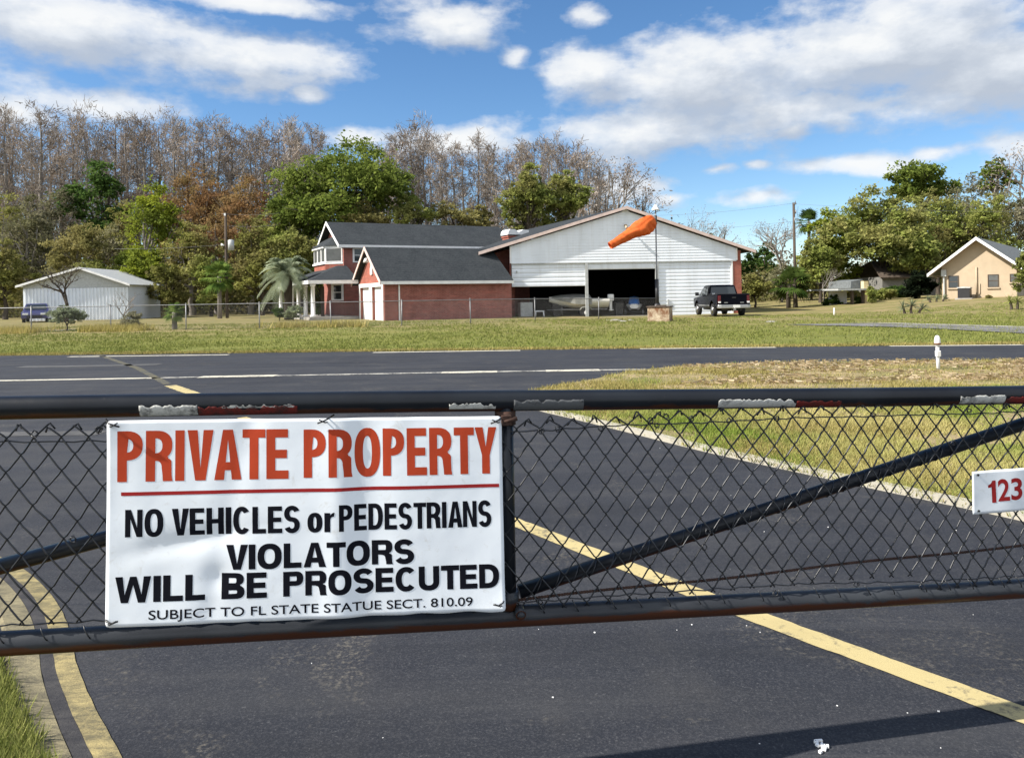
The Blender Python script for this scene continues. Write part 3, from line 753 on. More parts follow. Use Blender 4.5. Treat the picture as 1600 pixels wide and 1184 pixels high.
    if ch == 'U': return [[(0, 1), (0, .36)]+arc(w/2, .36, w/2, .375, 180, 360, 20)[1:]+[(w, 1), (w-s, 1), (w-s, .36)]+arc(w/2, .36, w/2-s, .375-b, 0, -180, 18)[1:]+[(s, 1)]], w
    if ch == 'J': return [[(w-s, 1), (w-s, .30)]+arc(w/2, .30, w/2-s, .30-b, 0, -180, 12)[1:]+[(0, .32), (0, .30)]+arc(w/2, .30, w/2, .315, 180, 360, 16)[1:]+[(w, 1)]], w
    if ch == 'S':
        rx = w/2-s*.5; hh = (1.03-b)/4
        up = arc(w/2, 1.015-b/2-hh, rx, hh, 22, 250, 20, 2.1); lo = arc(w/2, -.015+b/2+hh, rx, hh, 70, -158, 20, 2.1)
        return [stroke(up+lo, s*.5, b*.5)], w
    if ch == '3':
        rx = w/2-s*.5; hh = (1.03-b)/4
        return [stroke(arc(w/2, 1.015-b/2-hh, rx*.96, hh, 165, -75, 18, 2.1)+arc(w/2, -.015+b/2+hh, rx, hh, 75, -165, 18, 2.1), s*.5, b*.5)], w
    if ch == '2':
        rx = w/2-s*.5
        return [stroke(arc(w/2, .715, rx, .30-b/2, 168, -28, 18, 2.1)+[(s*.62, b*.55), ], s*.5, b*.5), [(0, 0), (w, 0), (w, b), (0, b)]], w
    if ch == '.': return [[(0, 0), (s, 0), (s, b*1.15), (0, b*1.15)]], s
    raise KeyError(ch)
def word_mesh(txt, s, b, gap, k, wid=WID):
    """outlines of one word -> flat mesh of unit cap height; returns mesh and its width"""
    cu = bpy.data.curves.new('w', 'CURVE'); cu.dimensions = '2D'; cu.fill_mode = 'BOTH'
    x = 0
    for ch in txt:
        cs, w = glyph(ch, wid.get(ch, .6)*k, s, b)
        for c in cs:
            sp = cu.splines.new('POLY'); sp.points.add(len(c)-1); sp.use_cyclic_u = True
            for p, q in zip(sp.points, c): p.co = (x+q[0], q[1], 0, 1)
        x += w+gap-(.09*k if ch in 'VATY' else 0)*.6
    o = bpy.data.objects.new('w', cu); COL.objects.link(o); bpy.context.view_layer.update()
    me = bpy.data.meshes.new_from_object(o); bpy.data.objects.remove(o); bpy.data.curves.remove(cu)
    return me
def font_mesh(txt, offset):
    cu = bpy.data.curves.new('w', 'FONT'); cu.body = txt; cu.offset = offset; cu.fill_mode = 'BOTH'; cu.resolution_u = 5
    o = bpy.data.objects.new('w', cu); COL.objects.link(o); bpy.context.view_layer.update()
    me = bpy.data.meshes.new_from_object(o); bpy.data.objects.remove(o); bpy.data.curves.remove(cu)
    return me
def fit(me, u0, u1, v0, v1, W, Hh, surf, lift, cut=.02):
    """stretch a flat word into the box u0..u1, v0..v1 (fractions, from the top) of a W x Hh sheet and lay it on the sheet"""
    bm = bmesh.new(); bm.from_mesh(me); bpy.data.meshes.remove(me)
    xs_ = [v.co.x for v in bm.verts]; ys_ = [v.co.y for v in bm.verts]
    a, b, c, d = min(xs_), max(xs_), min(ys_), max(ys_)
    for v in bm.verts:
        v.co.x = (u0+(u1-u0)*(v.co.x-a)/(b-a))*W; v.co.y = -(v1+(v0-v1)*(v.co.y-c)/(d-c))*Hh
    for axis, lo, hi in ((0, u0*W, u1*W), (1, -v1*Hh, -v0*Hh)):
        q = lo+cut
        while q < hi:
            co = Vector((q, 0, 0)) if axis == 0 else Vector((0, q, 0)); no = Vector((1, 0, 0)) if axis == 0 else Vector((0, 1, 0))
            bmesh.ops.bisect_plane(bm, geom=bm.verts[:]+bm.edges[:]+bm.faces[:], plane_co=co, plane_no=no); q += cut
    for v in bm.verts:
        x, y = v.co.x, v.co.y; p = surf(x, -y); v.co = Vector((p[0], p[1]-lift, p[2]))
    me = bpy.data.meshes.new('lettering'); bm.to_mesh(me); bm.free(); return me

# ------------------------------------------------------------------ the PRIVATE PROPERTY sheet
SA, SBx, SC, SD = gl_of(168, 657, -.045), gl_of(783.5, 650, -.045), gl_of(789.5, 953, -.110), gl_of(164, 981, -.110)
W1, H1 = ((SBx[0]-SA[0])+(SC[0]-SD[0]))/2, ((SA[1]-SD[1])+(SBx[1]-SC[1]))/2
def ga(x, c, w): return math.exp(-((x-c)/w)**2)
def surf1(x, y):                                       # x along, y down, in metres -> gate plane, creased plastic sheet
    u, v = x/W1, y/H1
    top = (SA[0]+(SBx[0]-SA[0])*u, SA[1]+(SBx[1]-SA[1])*u); bot = (SD[0]+(SC[0]-SD[0])*u, SD[1]+(SC[1]-SD[1])*u)
    X, Z = top[0]+(bot[0]-top[0])*v, top[1]+(bot[1]-top[1])*v
    d = -.0062*ga(u, .56, .040)+.0055*ga(u, .645, .045)*(1-.4*v)+.0030*ga(u+.10*v, .34, .03)+.0018*math.sin(u*7+v*2)
    q = (u-.06)*.55+(v-.62)                            # slanting dent low down
    d += .0070*ga(q, .03+.2*max(0, u-.06), .05)*ga(u, .2, .14)
    d += .0055*ga(u, .27, .04)*ga(v, .78, .06)
    d += -.012*max(0, (u-.86)/.14)**2*max(0, (v-.84)/.16)**1.5 - .006*max(0, (.05-u)/.05)*ga(v, 0, .1)
    d += .0024*mn.noise((x*6, y*6, 2))+.0008*mn.noise((x*17, y*15, 5))
    d += .003*(ga(u, .36, .03)+ga(u, .79, .05))*ga(v, 0, .06)
    return (X, -.045-.065*v+d, Z)
sign = thing('warning_sign', 'white PRIVATE PROPERTY warning sheet with red and black lettering wired to the gate', 'sign', GA, GYAW)
NU, NV = 110, 56; vs = []; fs = []
for j in range(NV+1):
    for i in range(NU+1):
        u, v = i/NU, j/NV
        x, y = u*W1, v*H1
        # rounded, slightly frayed outline
        for cu_, cv_ in ((0, 0), (1, 0), (0, 1), (1, 1)):
            ex, ey = abs(x-cu_*W1), abs(y-cv_*H1); rr = .010
            if ex < rr and ey < rr:
                dd = math.hypot(rr-ex, rr-ey)
                if dd > rr and dd > 0:
                    k = rr/dd; x = cu_*W1+(1 if cu_ == 0 else -1)*(rr-(rr-ex)*k); y = cv_*H1+(1 if cv_ == 0 else -1)*(rr-(rr-ey)*k)
        if j == NV: y += .003*mn.noise((x*14, 2, 1))
        vs.append(surf1(x, y))
fs = [(j*(NU+1)+i, (j+1)*(NU+1)+i, (j+1)*(NU+1)+i+1, j*(NU+1)+i+1) for j in range(NV) for i in range(NU)]
m = MB(); m.add(vs, fs, 0, True); o = m.build('sheet', M['sheet'], sign)
so = o.modifiers.new('thickness', 'SOLIDIFY'); so.thickness = .0008; so.offset = 0
def put(txt, s, b, gap, k, box, mat, wid=WID, par=sign, surf=surf1, W=W1, Hh=H1, lift=.0010):
    me = word_mesh(txt, s, b, gap, k, wid); return link('lettering', fit(me, *box, W, Hh, surf, lift), mat, par)
put('PRIVATE', .175, .17, .055, .70, (.024, .437, .053, .304), M['let_red'])
put('PROPERTY', .175, .17, .055, .70, (.475, .985, .053, .304), M['let_red'])
put('NO', .185, .17, .06, .78, (.043, .133, .438, .575), M['let_black'])
put('VEHICLES', .185, .17, .06, .78, (.153, .465, .438, .575), M['let_black'])
put('or', .185, .17, .06, .78, (.484, .553, .475, .575), M['let_black'])
put('PEDESTRIANS', .185, .17, .06, .78, (.564, .967, .438, .575), M['let_black'])
wd = {k_: v_*1.25 for k_, v_ in WID.items()}
put('VIOLATORS', .27, .215, .08, 1.0, (.283, .758, .623, .748), M['let_black'], wd)
put('WILL', .27, .215, .08, 1.0, (.022, .233, .762, .886), M['let_black'], wd)
put('BE', .27, .215, .08, 1.0, (.272, .383, .762, .886), M['let_black'], wd)
put('PROSECUTED', .27, .215, .08, 1.0, (.423, .985, .762, .886), M['let_black'], wd)
link('lettering', fit(font_mesh('SUBJECT TO FL STATE STATUE SECT. 810.09', .010), .100, .912, .925, .983, W1, H1, surf1, .0010), M['let_black'], sign)
bm = bmesh.new(); q = [bm.verts.new(p) for p in ((0, 0, 0), (1, 0, 0), (1, 1, 0), (0, 1, 0))]; bm.faces.new(q); me = bpy.data.meshes.new('rule'); bm.to_mesh(me); bm.free()
link('rule', fit(me, .033, .990, .354, .372, W1, H1, surf1, .0010), M['let_dkred'], sign)
# twisted wire through the corner holes
for u, v in ((.012, .02), (.988, .025), (.012, .975), (.985, .965), (.53, .012)):
    p = Vector(surf1(u*W1, v*H1)); sx_ = 1 if u < .5 else -1; m = MB()
    m.tube([p+Vector((-.025*sx_, .03, .012)), p+Vector((-.008*sx_, -.008, .006)), p+Vector((.006*sx_, -.011, 0)), p+Vector((.022*sx_, -.008, -.006 if v < .5 else .004))], .0026, 6)
    m.tube([p+Vector((-.02*sx_, .02, -.006)), p+Vector((0, -.010, -.004)), p+Vector((.018*sx_, -.012, .006))], .0022, 6)
    m.build('wire_tie', M['wire'], sign)

# ------------------------------------------------------------------ the small number plate further along
TA, TD = gl_of(1519, 737, -.046), gl_of(1521, 804, -.046)
W2, H2 = .34, TA[1]-TD[1]
def surf2(x, y):
    u, v = x/W2, y/H2
    return (TA[0]+x*.999+(.002)*v, -.046+.002*math.sin(u*9+v)+.0015*mn.noise((x*12, y*12, 9)), TA[1]-y+SLOPE*x*.0+.012*x)
plate = thing('number_plate', 'small white plate with dark red numbers wired to the chain link mesh', 'sign', GA, GYAW)
m = MB(); NU, NV = 44, 16
m.add([surf2(i/NU*W2, j/NV*H2) for j in range(NV+1) for i in range(NU+1)], [(j*(NU+1)+i, (j+1)*(NU+1)+i, (j+1)*(NU+1)+i+1, j*(NU+1)+i+1) for j in range(NV) for i in range(NU)], 0, True)
o = m.build('sheet', M['sheet'], plate); so = o.modifiers.new('thickness', 'SOLIDIFY'); so.thickness = .002; so.offset = 0
sc2 = (gl_of(1600, 760, -.046)[0]-TA[0])/W2/81.0               # plate fraction per picture unit
for ch, a, b in (('1', 24, 36), ('2', 39, 57), ('3', 59, 77), ('.', 80, 84)):
    v0, v1 = (.24, .76) if ch != '.' else (.68, .76)
    if ch == '2':
        me = font_mesh('2', .022)
    elif ch == '3': me = font_mesh('3', .022)
    else: me = word_mesh(ch, .26, .2, 0, .8)
    link('lettering', fit(me, a*sc2, b*sc2, v0-(.02 if a > 30 else 0), v1-(.02 if a > 30 else 0), W2, H2, surf2, .0016, .02), M['let_dkred'], plate)
for x, y in ((.022, .012), (.022, H2-.012), (W2-.022, .012), (W2-.022, H2-.012)):
    p = Vector(surf2(x, y)); m = MB(); m.tube([p+Vector((0, .02, 0)), p+Vector((0, -.005, 0))], .0042, 8); m.build('bolt', M['wire'], plate)
# ------------------------------------------------------------------ the hangar (plan turned 14 degrees)
class Plan:                                            # local frame of a building: u along its front, v back, z up
    def __init__(s, o, deg): s.o = Vector((o.x, o.y, 0)); s.a = R(deg); s.u = Vector((math.cos(s.a), math.sin(s.a), 0)); s.v = Vector((-math.sin(s.a), math.cos(s.a), 0)); s.z = 0
    def uz(s, px, py, v=0.0):                          # sight line -> (u, z) on the plane at depth v
        r = ray(px, py); p0 = s.o+s.v*v; t = p0.dot(s.v)/Vector((r.x, r.y, 0)).dot(s.v)
        p = Vector((r.x*t, r.y*t, 0)); return (p-s.o).dot(s.u), EYE+r.z*t-s.z
    def vz(s, px, py, u=0.0):                          # sight line -> (v, z) on the end wall at u
        r = ray(px, py); p0 = s.o+s.u*u; t = p0.dot(s.u)/Vector((r.x, r.y, 0)).dot(s.u)
        p = Vector((r.x*t, r.y*t, 0)); return (p-s.o).dot(s.v), EYE+r.z*t-s.z
HP = Plan(at(975, 496, 53.0), 3); HP.z = h(HP.o.x, HP.o.y)-.02
hang = thing('hangar', 'wide white hangar with low gable roof and two open doors beside the brick house', 'hangar', (HP.o.x, HP.o.y, HP.z), HP.a)
uL, zHd = HP.uz(799, 409); uR, _ = HP.uz(1150, 409)
uA, zA = HP.uz(977.5, 323); uE0, zE0 = HP.uz(748, 394); uE1, zE1 = HP.uz(1178, 391)
zHd = 3.78; zE = (zE0+zE1)/2
u1, u2, u3 = HP.uz(917, 450)[0], HP.uz(1027, 450)[0], HP.uz(1143, 450)[0]
DB = 20.0                                              # depth of the building
slL = (zA-zE0)/(uA-uE0); slR = (zA-zE1)/(uE1-uA)
zr = lambda u: zA-(slL*(uA-u) if u < uA else slR*(u-uA))
# gable: lapped siding, each board a real step
m = MB(); z = zHd; pitch = .19
while z < zA-.25:
    z2 = z+pitch
    def half(zz): return max(uL, uA-(zA-.28-zz)/slL), min(uR, uA+(zA-.28-zz)/slR)
    a0, b0_ = half(z); a1, b1_ = half(min(z2, zA-.30))
    if b1_ > a1:
        m.add([(a0, -.022, z), (b0_, -.022, z), (b1_, .0, z2), (a1, .0, z2), (a0, .0, z), (b0_, .0, z)], [(0, 1, 2, 3), (4, 5, 1, 0)])
    z = z2
m.prism([(uL, zHd), (uR, zHd), (uR, zr(uR)-.27), (uA, zA-.27), (uL, zr(uL)-.27)], 1, .01, .16)
m.build('gable', M['siding'], hang)
m = MB(); m.bx((uL-.02, -.035, zHd-.075), (uR+.02, .10, zHd-.004)); m.build('header_beam', M['grey_metal'], hang)
m = MB(); m.bx((uL-.10, -.04, zHd), (uL, .10, zr(uL)-.28)); m.build('corner_board', M['trim'], hang)
m = MB(); m.bx((uR, -.04, zHd), (uR+.10, .10, zr(uR)-.28)); m.build('corner_board', M['trim'], hang)
# doors: rolling panels of horizontal ribs
def ribbed(name, a, b, z0, z1, pitch=.18, y0=.10):
    m = MB(); n = max(1, round((z1-z0)/pitch)); vs = []
    for i in range(n):
        za, zb_ = z0+(z1-z0)*i/n, z0+(z1-z0)*(i+1)/n; q = (zb_-za)
        m.add([(a, y0, za), (b, y0, za), (b, y0-.03, za+q*.12), (a, y0-.03, za+q*.12), (b, y0-.03, za+q*.62), (a, y0-.03, za+q*.62), (b, y0, zb_), (a, y0, zb_)],
              [(0, 1, 2, 3), (3, 2, 4, 5), (5, 4, 6, 7)])
    m.bx((a, y0+.01, z0), (b, y0+.05, z1))
    return m.build(name, M['siding'], hang)
zd0 = HP.uz(860, 447.5)[1]; zd1 = HP.uz(970, 420.5)[1]
ribbed('door', uL+.02, u1-.10, zd0, zHd-.08, .30)['label'] = 'door raised half way'
ribbed('door', u1+.10, u2-.10, zd1, zHd-.08, .30)['label'] = 'door raised to the top'
ribbed('door', u2+.10, u3, .0, zHd-.08, .245)['label'] = 'closed door'
m = MB(); m.box((uL+.35, .05, HP.uz(806, 425)[1]), (.10, .06, .16)); m.build('handle', M['grey_metal'], hang)
m = MB(); m.box((u2+.75, .03, HP.uz(1038, 472)[1]), (.08, .08, .40)); m.build('handle', M['grey_metal'], hang)
for u in (u1, u2):
    m = MB(); m.bx((u-.10, -.03, -.05), (u+.10, .16, zHd-.076)); m.build('door_post', M['grey_metal'], hang)
# brick: corner pier, return walls, back and the set-back strip above the garage
m = MB(); m.bx((u3+.002, .0, -.3), (u3+.12, .12, zHd-.08)); m.build('jamb', M['trim'], hang)
uP = HP.uz(1159, 450)[0]
m = MB(); m.bx((u3+.121, .03, -.3), (uP, .55, zHd-.08)); m.bx((uR+.102, .10, zHd-.081), (uP, .55, zr(uP)-.30))
m.bx((uP-.3, .551, -.3), (uP-.002, DB, zr(uP)-.42)); m.build('brick_pier', M['brick_hot'], hang)
uB = HP.uz(768, 420)[0]-.6
m = MB(); m.prism([(uB, -.3), (uL+.3, -.3), (uL+.3, zr(uL+.3)-.32), (uB, zr(uB)-.32)], 1, 1.9, 2.2); m.bx((uL-.12, .161, -.3), (uL-.02, 1.9, zr(uL)-.5))
m.bx((uB+.01, 2.2, -.3), (uB+.30, DB, zr(uB)-.42)); m.build('brick_wall', M['brick'], hang)
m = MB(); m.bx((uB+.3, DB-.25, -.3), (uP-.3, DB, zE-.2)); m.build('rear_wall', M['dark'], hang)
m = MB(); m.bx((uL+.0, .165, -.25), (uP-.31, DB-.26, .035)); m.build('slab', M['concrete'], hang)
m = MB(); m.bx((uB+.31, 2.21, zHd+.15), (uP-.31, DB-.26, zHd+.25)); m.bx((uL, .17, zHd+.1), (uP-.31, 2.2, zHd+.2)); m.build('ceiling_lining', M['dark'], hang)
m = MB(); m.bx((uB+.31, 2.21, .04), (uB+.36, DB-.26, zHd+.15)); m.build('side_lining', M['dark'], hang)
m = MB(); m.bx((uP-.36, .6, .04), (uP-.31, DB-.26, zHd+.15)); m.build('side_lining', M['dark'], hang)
# roof: two slopes; the ridge runs back and away to one side over the older part of the building
sk = -.33
ov = .31
m = MB()
rA, rB = (uA, -ov, zA), (uA+sk*DB, DB+ov, zA)
lA, lB = (uE0, -ov, zE0), (uE0+sk*DB, DB+ov, zE0)
m.slab([lA, rA, rB, lB], .10)
m.slab([rA, (uE1, -ov, zE1), (uE1, DB+ov, zE1), rB], .10)
roof = m.build('roof', M['shingle'], hang)
m = MB()
for (a, b, sgn) in (((uE0-.02, zE0-.002), (uA, zA+.012), 1), ((uA, zA+.012), (uE1+.02, zE1-.002), 1)):
    m.prism([(a[0], a[1]-.21), (b[0], b[1]-.21), (b[0], b[1]), (a[0], a[1])], 1, -ov-.045, -ov-.003)
m.build('fascia', M['trim_pink'], hang)
m = MB()
for (a, b) in (((uE0, zE0-.02), (uA, zA)), ((uA, zA), (uE1, zE1-.02))):
    m.prism([(a[0], a[1]-.175), (b[0], b[1]-.175), (b[0], b[1]-.115), (a[0], a[1]-.115)], 1, -ov, .0)
m.build('soffit', M['soffit'], hang)
m = MB(); p = HP.uz(977, 353)
m.bx((p[0]-.10, -.16, p[1]+.0), (p[0]+.10, -.02, p[1]+.10)); m.tube([(p[0], -.10, p[1]), (p[0]+.03, -.30, p[1]-.10)], .05, 10); m.tube([(p[0]-.02, -.28, p[1]-.08), (p[0]+.05, -.36, p[1]-.20)], [.06, .11], 12)
m.build('floodlight', M['tan_wall'], hang)

# ------------------------------------------------------------------ the brick house: garage wing in front, two storeys behind
BP = Plan(at(601, 498, 47.0), 27); BP.z = h(BP.o.x, BP.o.y)-.02
house = thing('brick_house', 'two storey red brick house with steep dark roofs and a garage wing', 'house', (BP.o.x, BP.o.y, BP.z), BP.a)
GW = 5.7                                               # depth of the garage gable end
uG1 = BP.uz(799.5, 470)[0]
zG = BP.uz(601, 439)[1]; 
zGr = BP.uz(574, 386, GW/2)[1]
m = MB(); m.bx((.0, .0, -.35), (uG1, .28, zG-.06)); m.bx((.28, GW-.28, -.35), (uG1, GW, zG-.06)); m.build('garage_wall', M['brick'], house)
# end wall with two door openings
zD = BP.vz(590, 447.5, 0)[1]
d1, d2 = (.40, 2.48), (3.05, GW-.50)
m = MB()
for a, b in ((.281, d1[0]), (d1[1], d2[0]), (d2[1], GW-.281)): m.bx((.0, a, -.35), (.28, b, zD))
m.prism([(.281, zD+.001), (GW-.281, zD+.001), (GW-.12, zG-.06), (GW/2, zGr-.30), (.12, zG-.06)], 0, .0, .28)
m.build('garage_gable', M['brick_hot'], house)
for a, b in (d1, d2):
    m = MB(); m.bx((.16, a, -.30), (.24, b, zD-.02))
    for k in range(1, 4): m.bx((.145, a+.03, -.30+(zD+.28)*k/4-.012), (.16, b-.03, -.30+(zD+.28)*k/4+.012))
    m.build('garage_door', M['trim'], house)
    m = MB(); m.bx((-.05, a-.26, -.30), (.0-.003, a+.0, zD+.22)); m.bx((-.05, b, -.30), (-.003, b+.20, zD+.22)); m.bx((-.052, a, zD-.02), (-.003, b, zD+.22)); m.build('door_frame', M['trim'], house)
oh = .35
m = MB()
m.slab([(-oh, -.4, zG-.06), (uG1, -.4, zG-.06), (uG1-.05, GW/2, zGr), (-oh, GW/2, zGr)], .14)
m.slab([(-oh, GW/2, zGr), (uG1-.05, GW/2, zGr), (uG1, GW+.4, zG-.06), (-oh, GW+.4, zG-.06)], .14)
m.build('garage_roof', M['shingle'], house)
m = MB(); m.bx((-oh, -.45, zG-.22), (uG1-.02, -.403, zG-.03)); m.build('gutter', M['trim'], house)
m = MB()
m.prism([(-.44, zG-.24), (-.44, zG-.03), (GW/2, zGr+.03), (GW/2, zGr-.20)], 0, -oh-.05, -oh-.003); m.prism([(GW/2, zGr-.20), (GW/2, zGr+.03), (GW+.44, zG-.03), (GW+.44, zG-.24)], 0, -oh-.05, -oh-.003)
m.build('rake_board', M['trim_pink'], house)
m = MB(); m.bx((.9, -.09, -.1), (.98, -.01, zG-.24)); m.build('downspout', M['trim'], house)
vv, zz = BP.vz(580.5, 416, 0)
m = MB(); m.bx((-.08, vv-.30, zz-.55), (-.003, vv+.12, zz+.28)); m.build('gable_vent', M['trim'], house)
m = MB(); m.tube([(-.3, GW/2-.1, zGr-.75), (-.3, GW/2-.1, zGr-1.0)], [.10, .20], 12); m.bx((-.3, GW/2-.14, zGr-.75), (.0, GW/2-.06, zGr-.68)); m.build('gable_lamp', M['trim'], house)

# main block
v0, v1 = 8.6, 14.8; uM0 = BP.uz(537, 400, v0)[0]; uM1 = uG1+6
zMe = BP.uz(536, 382, v0-.4)[1]; vm = (v0+v1)/2
zMr = BP.uz(517.5, 347, vm)[1]
m = MB(); m.bx((uM0, v0, -.35), (uM1, v0+.28, zMe-.05)); m.bx((uM0, v1-.28, -.35), (uM1, v1, zMe-.05)); m.bx((uM0+.001, v0+.281, -.35), (uM0+.28, v1-.281, zMe-.05))
m.bx((uM1-.28, v0+.281, -.35), (uM1-.001, v1-.281, zMe-.05)); m.build('main_wall', M['brick'], house)
m = MB(); m.prism([(v0+.1, zMe-.049), (v1-.1, zMe-.049), (vm, zMr-.25)], 0, uM0+.02, uM0+.28); m.build('main_gable', M['brick'], house)
uO = uM0-.45
m = MB()
m.slab([(uO, v0-.45, zMe-.05), (uM1, v0-.45, zMe-.05), (uM1-1.2, vm, zMr), (uO, vm, zMr)], .14)
m.slab([(uO, vm, zMr), (uM1-1.2, vm, zMr), (uM1, v1+.45, zMe-.05), (uO, v1+.45, zMe-.05)], .14)
m.add([(uM1, v0-.45, zMe-.05), (uM1, v1+.45, zMe-.05), (uM1-1.2, vm, zMr)], [(0, 1, 2)])
m.build('main_roof', M['shingle'], house)
m = MB(); m.bx((uO, v0-.51, zMe-.22), (uM1, v0-.453, zMe-.02)); m.build('gutter', M['trim'], house)
m = MB(); m.prism([(v0-.5, zMe-.24), (v0-.5, zMe-.02), (vm, zMr+.03), (vm, zMr-.20)], 0, uO-.05, uO-.003); m.prism([(vm, zMr-.20), (vm, zMr+.03), (v1+.5, zMe-.02), (v1+.5, zMe-.24)], 0, uO-.05, uO-.003); m.build('rake_board', M['trim'], house)
# upper bay window wrapping the end wall
zb0 = BP.uz(520, 409.5, v0)[1]; zb1 = zMe-.14
bu = 1.05
bay = [(uM0, v0+.25), (uM0-bu, v0+1.1), (uM0-bu, v1-1.6), (uM0, v1-.5)]
m = MB(); m.prism([(a, b) for a, b in bay], 2, zb0-1.2, zb0-.12); m.build('bay_base', M['brick_hot'], house)
m = MB(); m.prism([(uM0, v0+.20), (uM0-bu-.12, v0+1.2), (uM0-bu-.12, v1-1.5), (uM0, v1-.4)], 2, zb0-.10, zb0+.03); m.prism([(uM0, v0+.15), (uM0-bu-.15, v0+1.2), (uM0-bu-.15, v1-1.5), (uM0, v1-.35)], 2, zb1-.02, zb1+.10); m.build('bay_sill', M['trim'], house)
def pane(name, A, B, z0, z1, fr=.16, parent=house, mat='glass', th=.06, mid=True, fm='trim'):
    A, B = Vector((*A, 0)), Vector((*B, 0)); t = (B-A).normalized(); n = Vector((t.y, -t.x, 0)); L = (B-A).length
    Mx = Matrix(((t.x, n.x, 0), (t.y, n.y, 0), (0, 0, 1)))
    f = MB()
    for s0, s1, za, zb_ in ((0, fr, z0, z1), (L-fr, L, z0, z1), (fr, L-fr, z0, z0+fr*.7), (fr, L-fr, z1-fr*.7, z1)):
        f.box(A+t*(s0+s1)/2+Vector((0, 0, (za+zb_)/2)), (s1-s0, th, zb_-za), 0, 0, Mx)
    if mid: f.box(A+t*L/2+Vector((0, 0, (z0+z1)/2)), (L-2*fr, th*.6, .05), 0, 0, Mx)
    o = f.build('window', M[fm], parent)
    g = MB(); g.box(A+t*L/2+Vector((0, 0, (z0+z1)/2)), (L-fr*1.9, th*.3, z1-z0-fr*1.3), 0, 0, Mx); g.build('pane', M[mat], o); return o
zbA, zbB = zb0+.035, zb1-.025
pane('w', (uM0-bu, v0+1.1), (uM0-.02, v0+.25), zbA, zbB, .09, mat='blind', mid=False)
L3 = (v1-1.6-v0-1.1)/3
for k in range(3): pane('w', (uM0-bu, v0+1.1+L3*(k+1)-.02), (uM0-bu, v0+1.1+L3*k+.02), zbA, zbB, .09, mat='blind', mid=False)
pane('w', (uM0-.02, v1-.5), (uM0-bu, v1-1.6), zbA, zbB, .18, mat='blind')
m = MB(); m.add([(uM0-bu-.2, v0+1.1, zb1+.101), (uM0-bu-.2, v1-1.4, zb1+.101), (uM0+.02, v1-.3, zb1+.101), (uM0+.02, v0+.1, zb1+.101), (uM0+.02, v0+1.2, zb1+.95), (uM0+.02, v1-1.2, zb1+.95)], [(0, 1, 5, 4), (1, 2, 5), (3, 0, 4), (0, 3, 2, 1)]); m.build('bay_roof', M['shingle'], house)
a0 = BP.uz(551, 400, v0)[0]; pane('w', (a0, v0-.02), (a0+2.2, v0-.02), zb0-.02, zMe-.22, .12)
# porch
pv = 5.9; uQ = BP.uz(488, 440, pv)[0]; zP = BP.uz(510, 438, pv)[1]; zPt = BP.uz(536, 415, v0)[1]
m = MB()
m.slab([(uQ-.3, pv-.35, zP), (-.02, pv-.35, zP), (-.02, v0, zPt), (uM0-.4, v0, zPt)], .12)
m.slab([(uQ-.3, pv-.35, zP), (uM0-.4, v0, zPt), (uM0-.4, v1-2, zPt), (uQ-.3, v1+.6, zP)], .12)
m.build('porch_roof', M['shingle'], house)
m = MB(); m.bx((uQ-.35, pv-.42, zP-.24), (-.06, pv-.353, zP+.0)); m.bx((uQ-.36, pv-.42, zP-.24), (uQ-.303, v1+.6, zP+.0)); m.build('porch_fascia', M['trim'], house)
m = MB(); m.bx((uQ-.29, pv-.34, zP-.16), (-.3, v0-.02, zP-.125)); m.build('porch_ceiling', M['soffit'], house)
m = MB(); m.bx((uQ-.25, pv-.3, -.3), (-.02, v0-.01, .22)); m.bx((uQ-.25, v0-.01, -.3), (uM0-.01, v1, .22)); m.build('porch_floor', M['concrete'], house)
m = MB(); m.bx((uM0+.3, pv+.9, .22), (-.03, pv+1.1, 1.05)) ; m.build('porch_wall', M['brick'], house)
for k in range(6):
    vv = pv-.1+k*2.3 if k else pv-.1
    m = MB(); m.tube([(uQ, vv, .22), (uQ, vv, .36), (uQ, vv, .37), (uQ, vv, zP-.4), (uQ, vv, zP-.39), (uQ, vv, zP-.24)], [.19, .19, .145, .12, .18, .18], 14); m.build('porch_column', M['trim'], house)
a1 = BP.uz(517.5, 457, v0)[0]; b1_ = BP.uz(536.5, 457, v0)[0]; za, zb_ = BP.uz(527, 470, v0)[1], BP.uz(527, 443.5, v0)[1]
pane('w', (a1, v0-.03), (b1_, v0-.03), za, zb_, .16)
m = MB(); m.bx((a1-.75, v0-.06, .22), (a1-.5, v0-.003, 2.3)); m.build('shutter', M['wood'], house)
# chimney with a swept white cap
uC = BP.uz(792, 370, 8.5)[0]; zC = BP.uz(790, 369, 8.5)[1]
m = MB(); m.bx((uC, 8.2, zC-2.2), (uC+1.1, 9.3, zC-.10)); m.bx((uC-.07, 8.13, zC-.10), (uC+1.17, 9.37, zC+.0)); ch_ = m.build('chimney', M['brick_hot'], house)
m = MB(); m.prism([(uC-.10, zC+.10), (uC+1.75, zC+.10), (uC+1.75, zC+.48), (uC+1.25, zC+.52), (uC+.85, zC+.28), (uC+.55, zC+.52), (uC+.1, zC+.52), (uC-.06, zC+.36)], 1, 8.1, 9.4); m.build('chimney_cap', M['trim'], ch_)

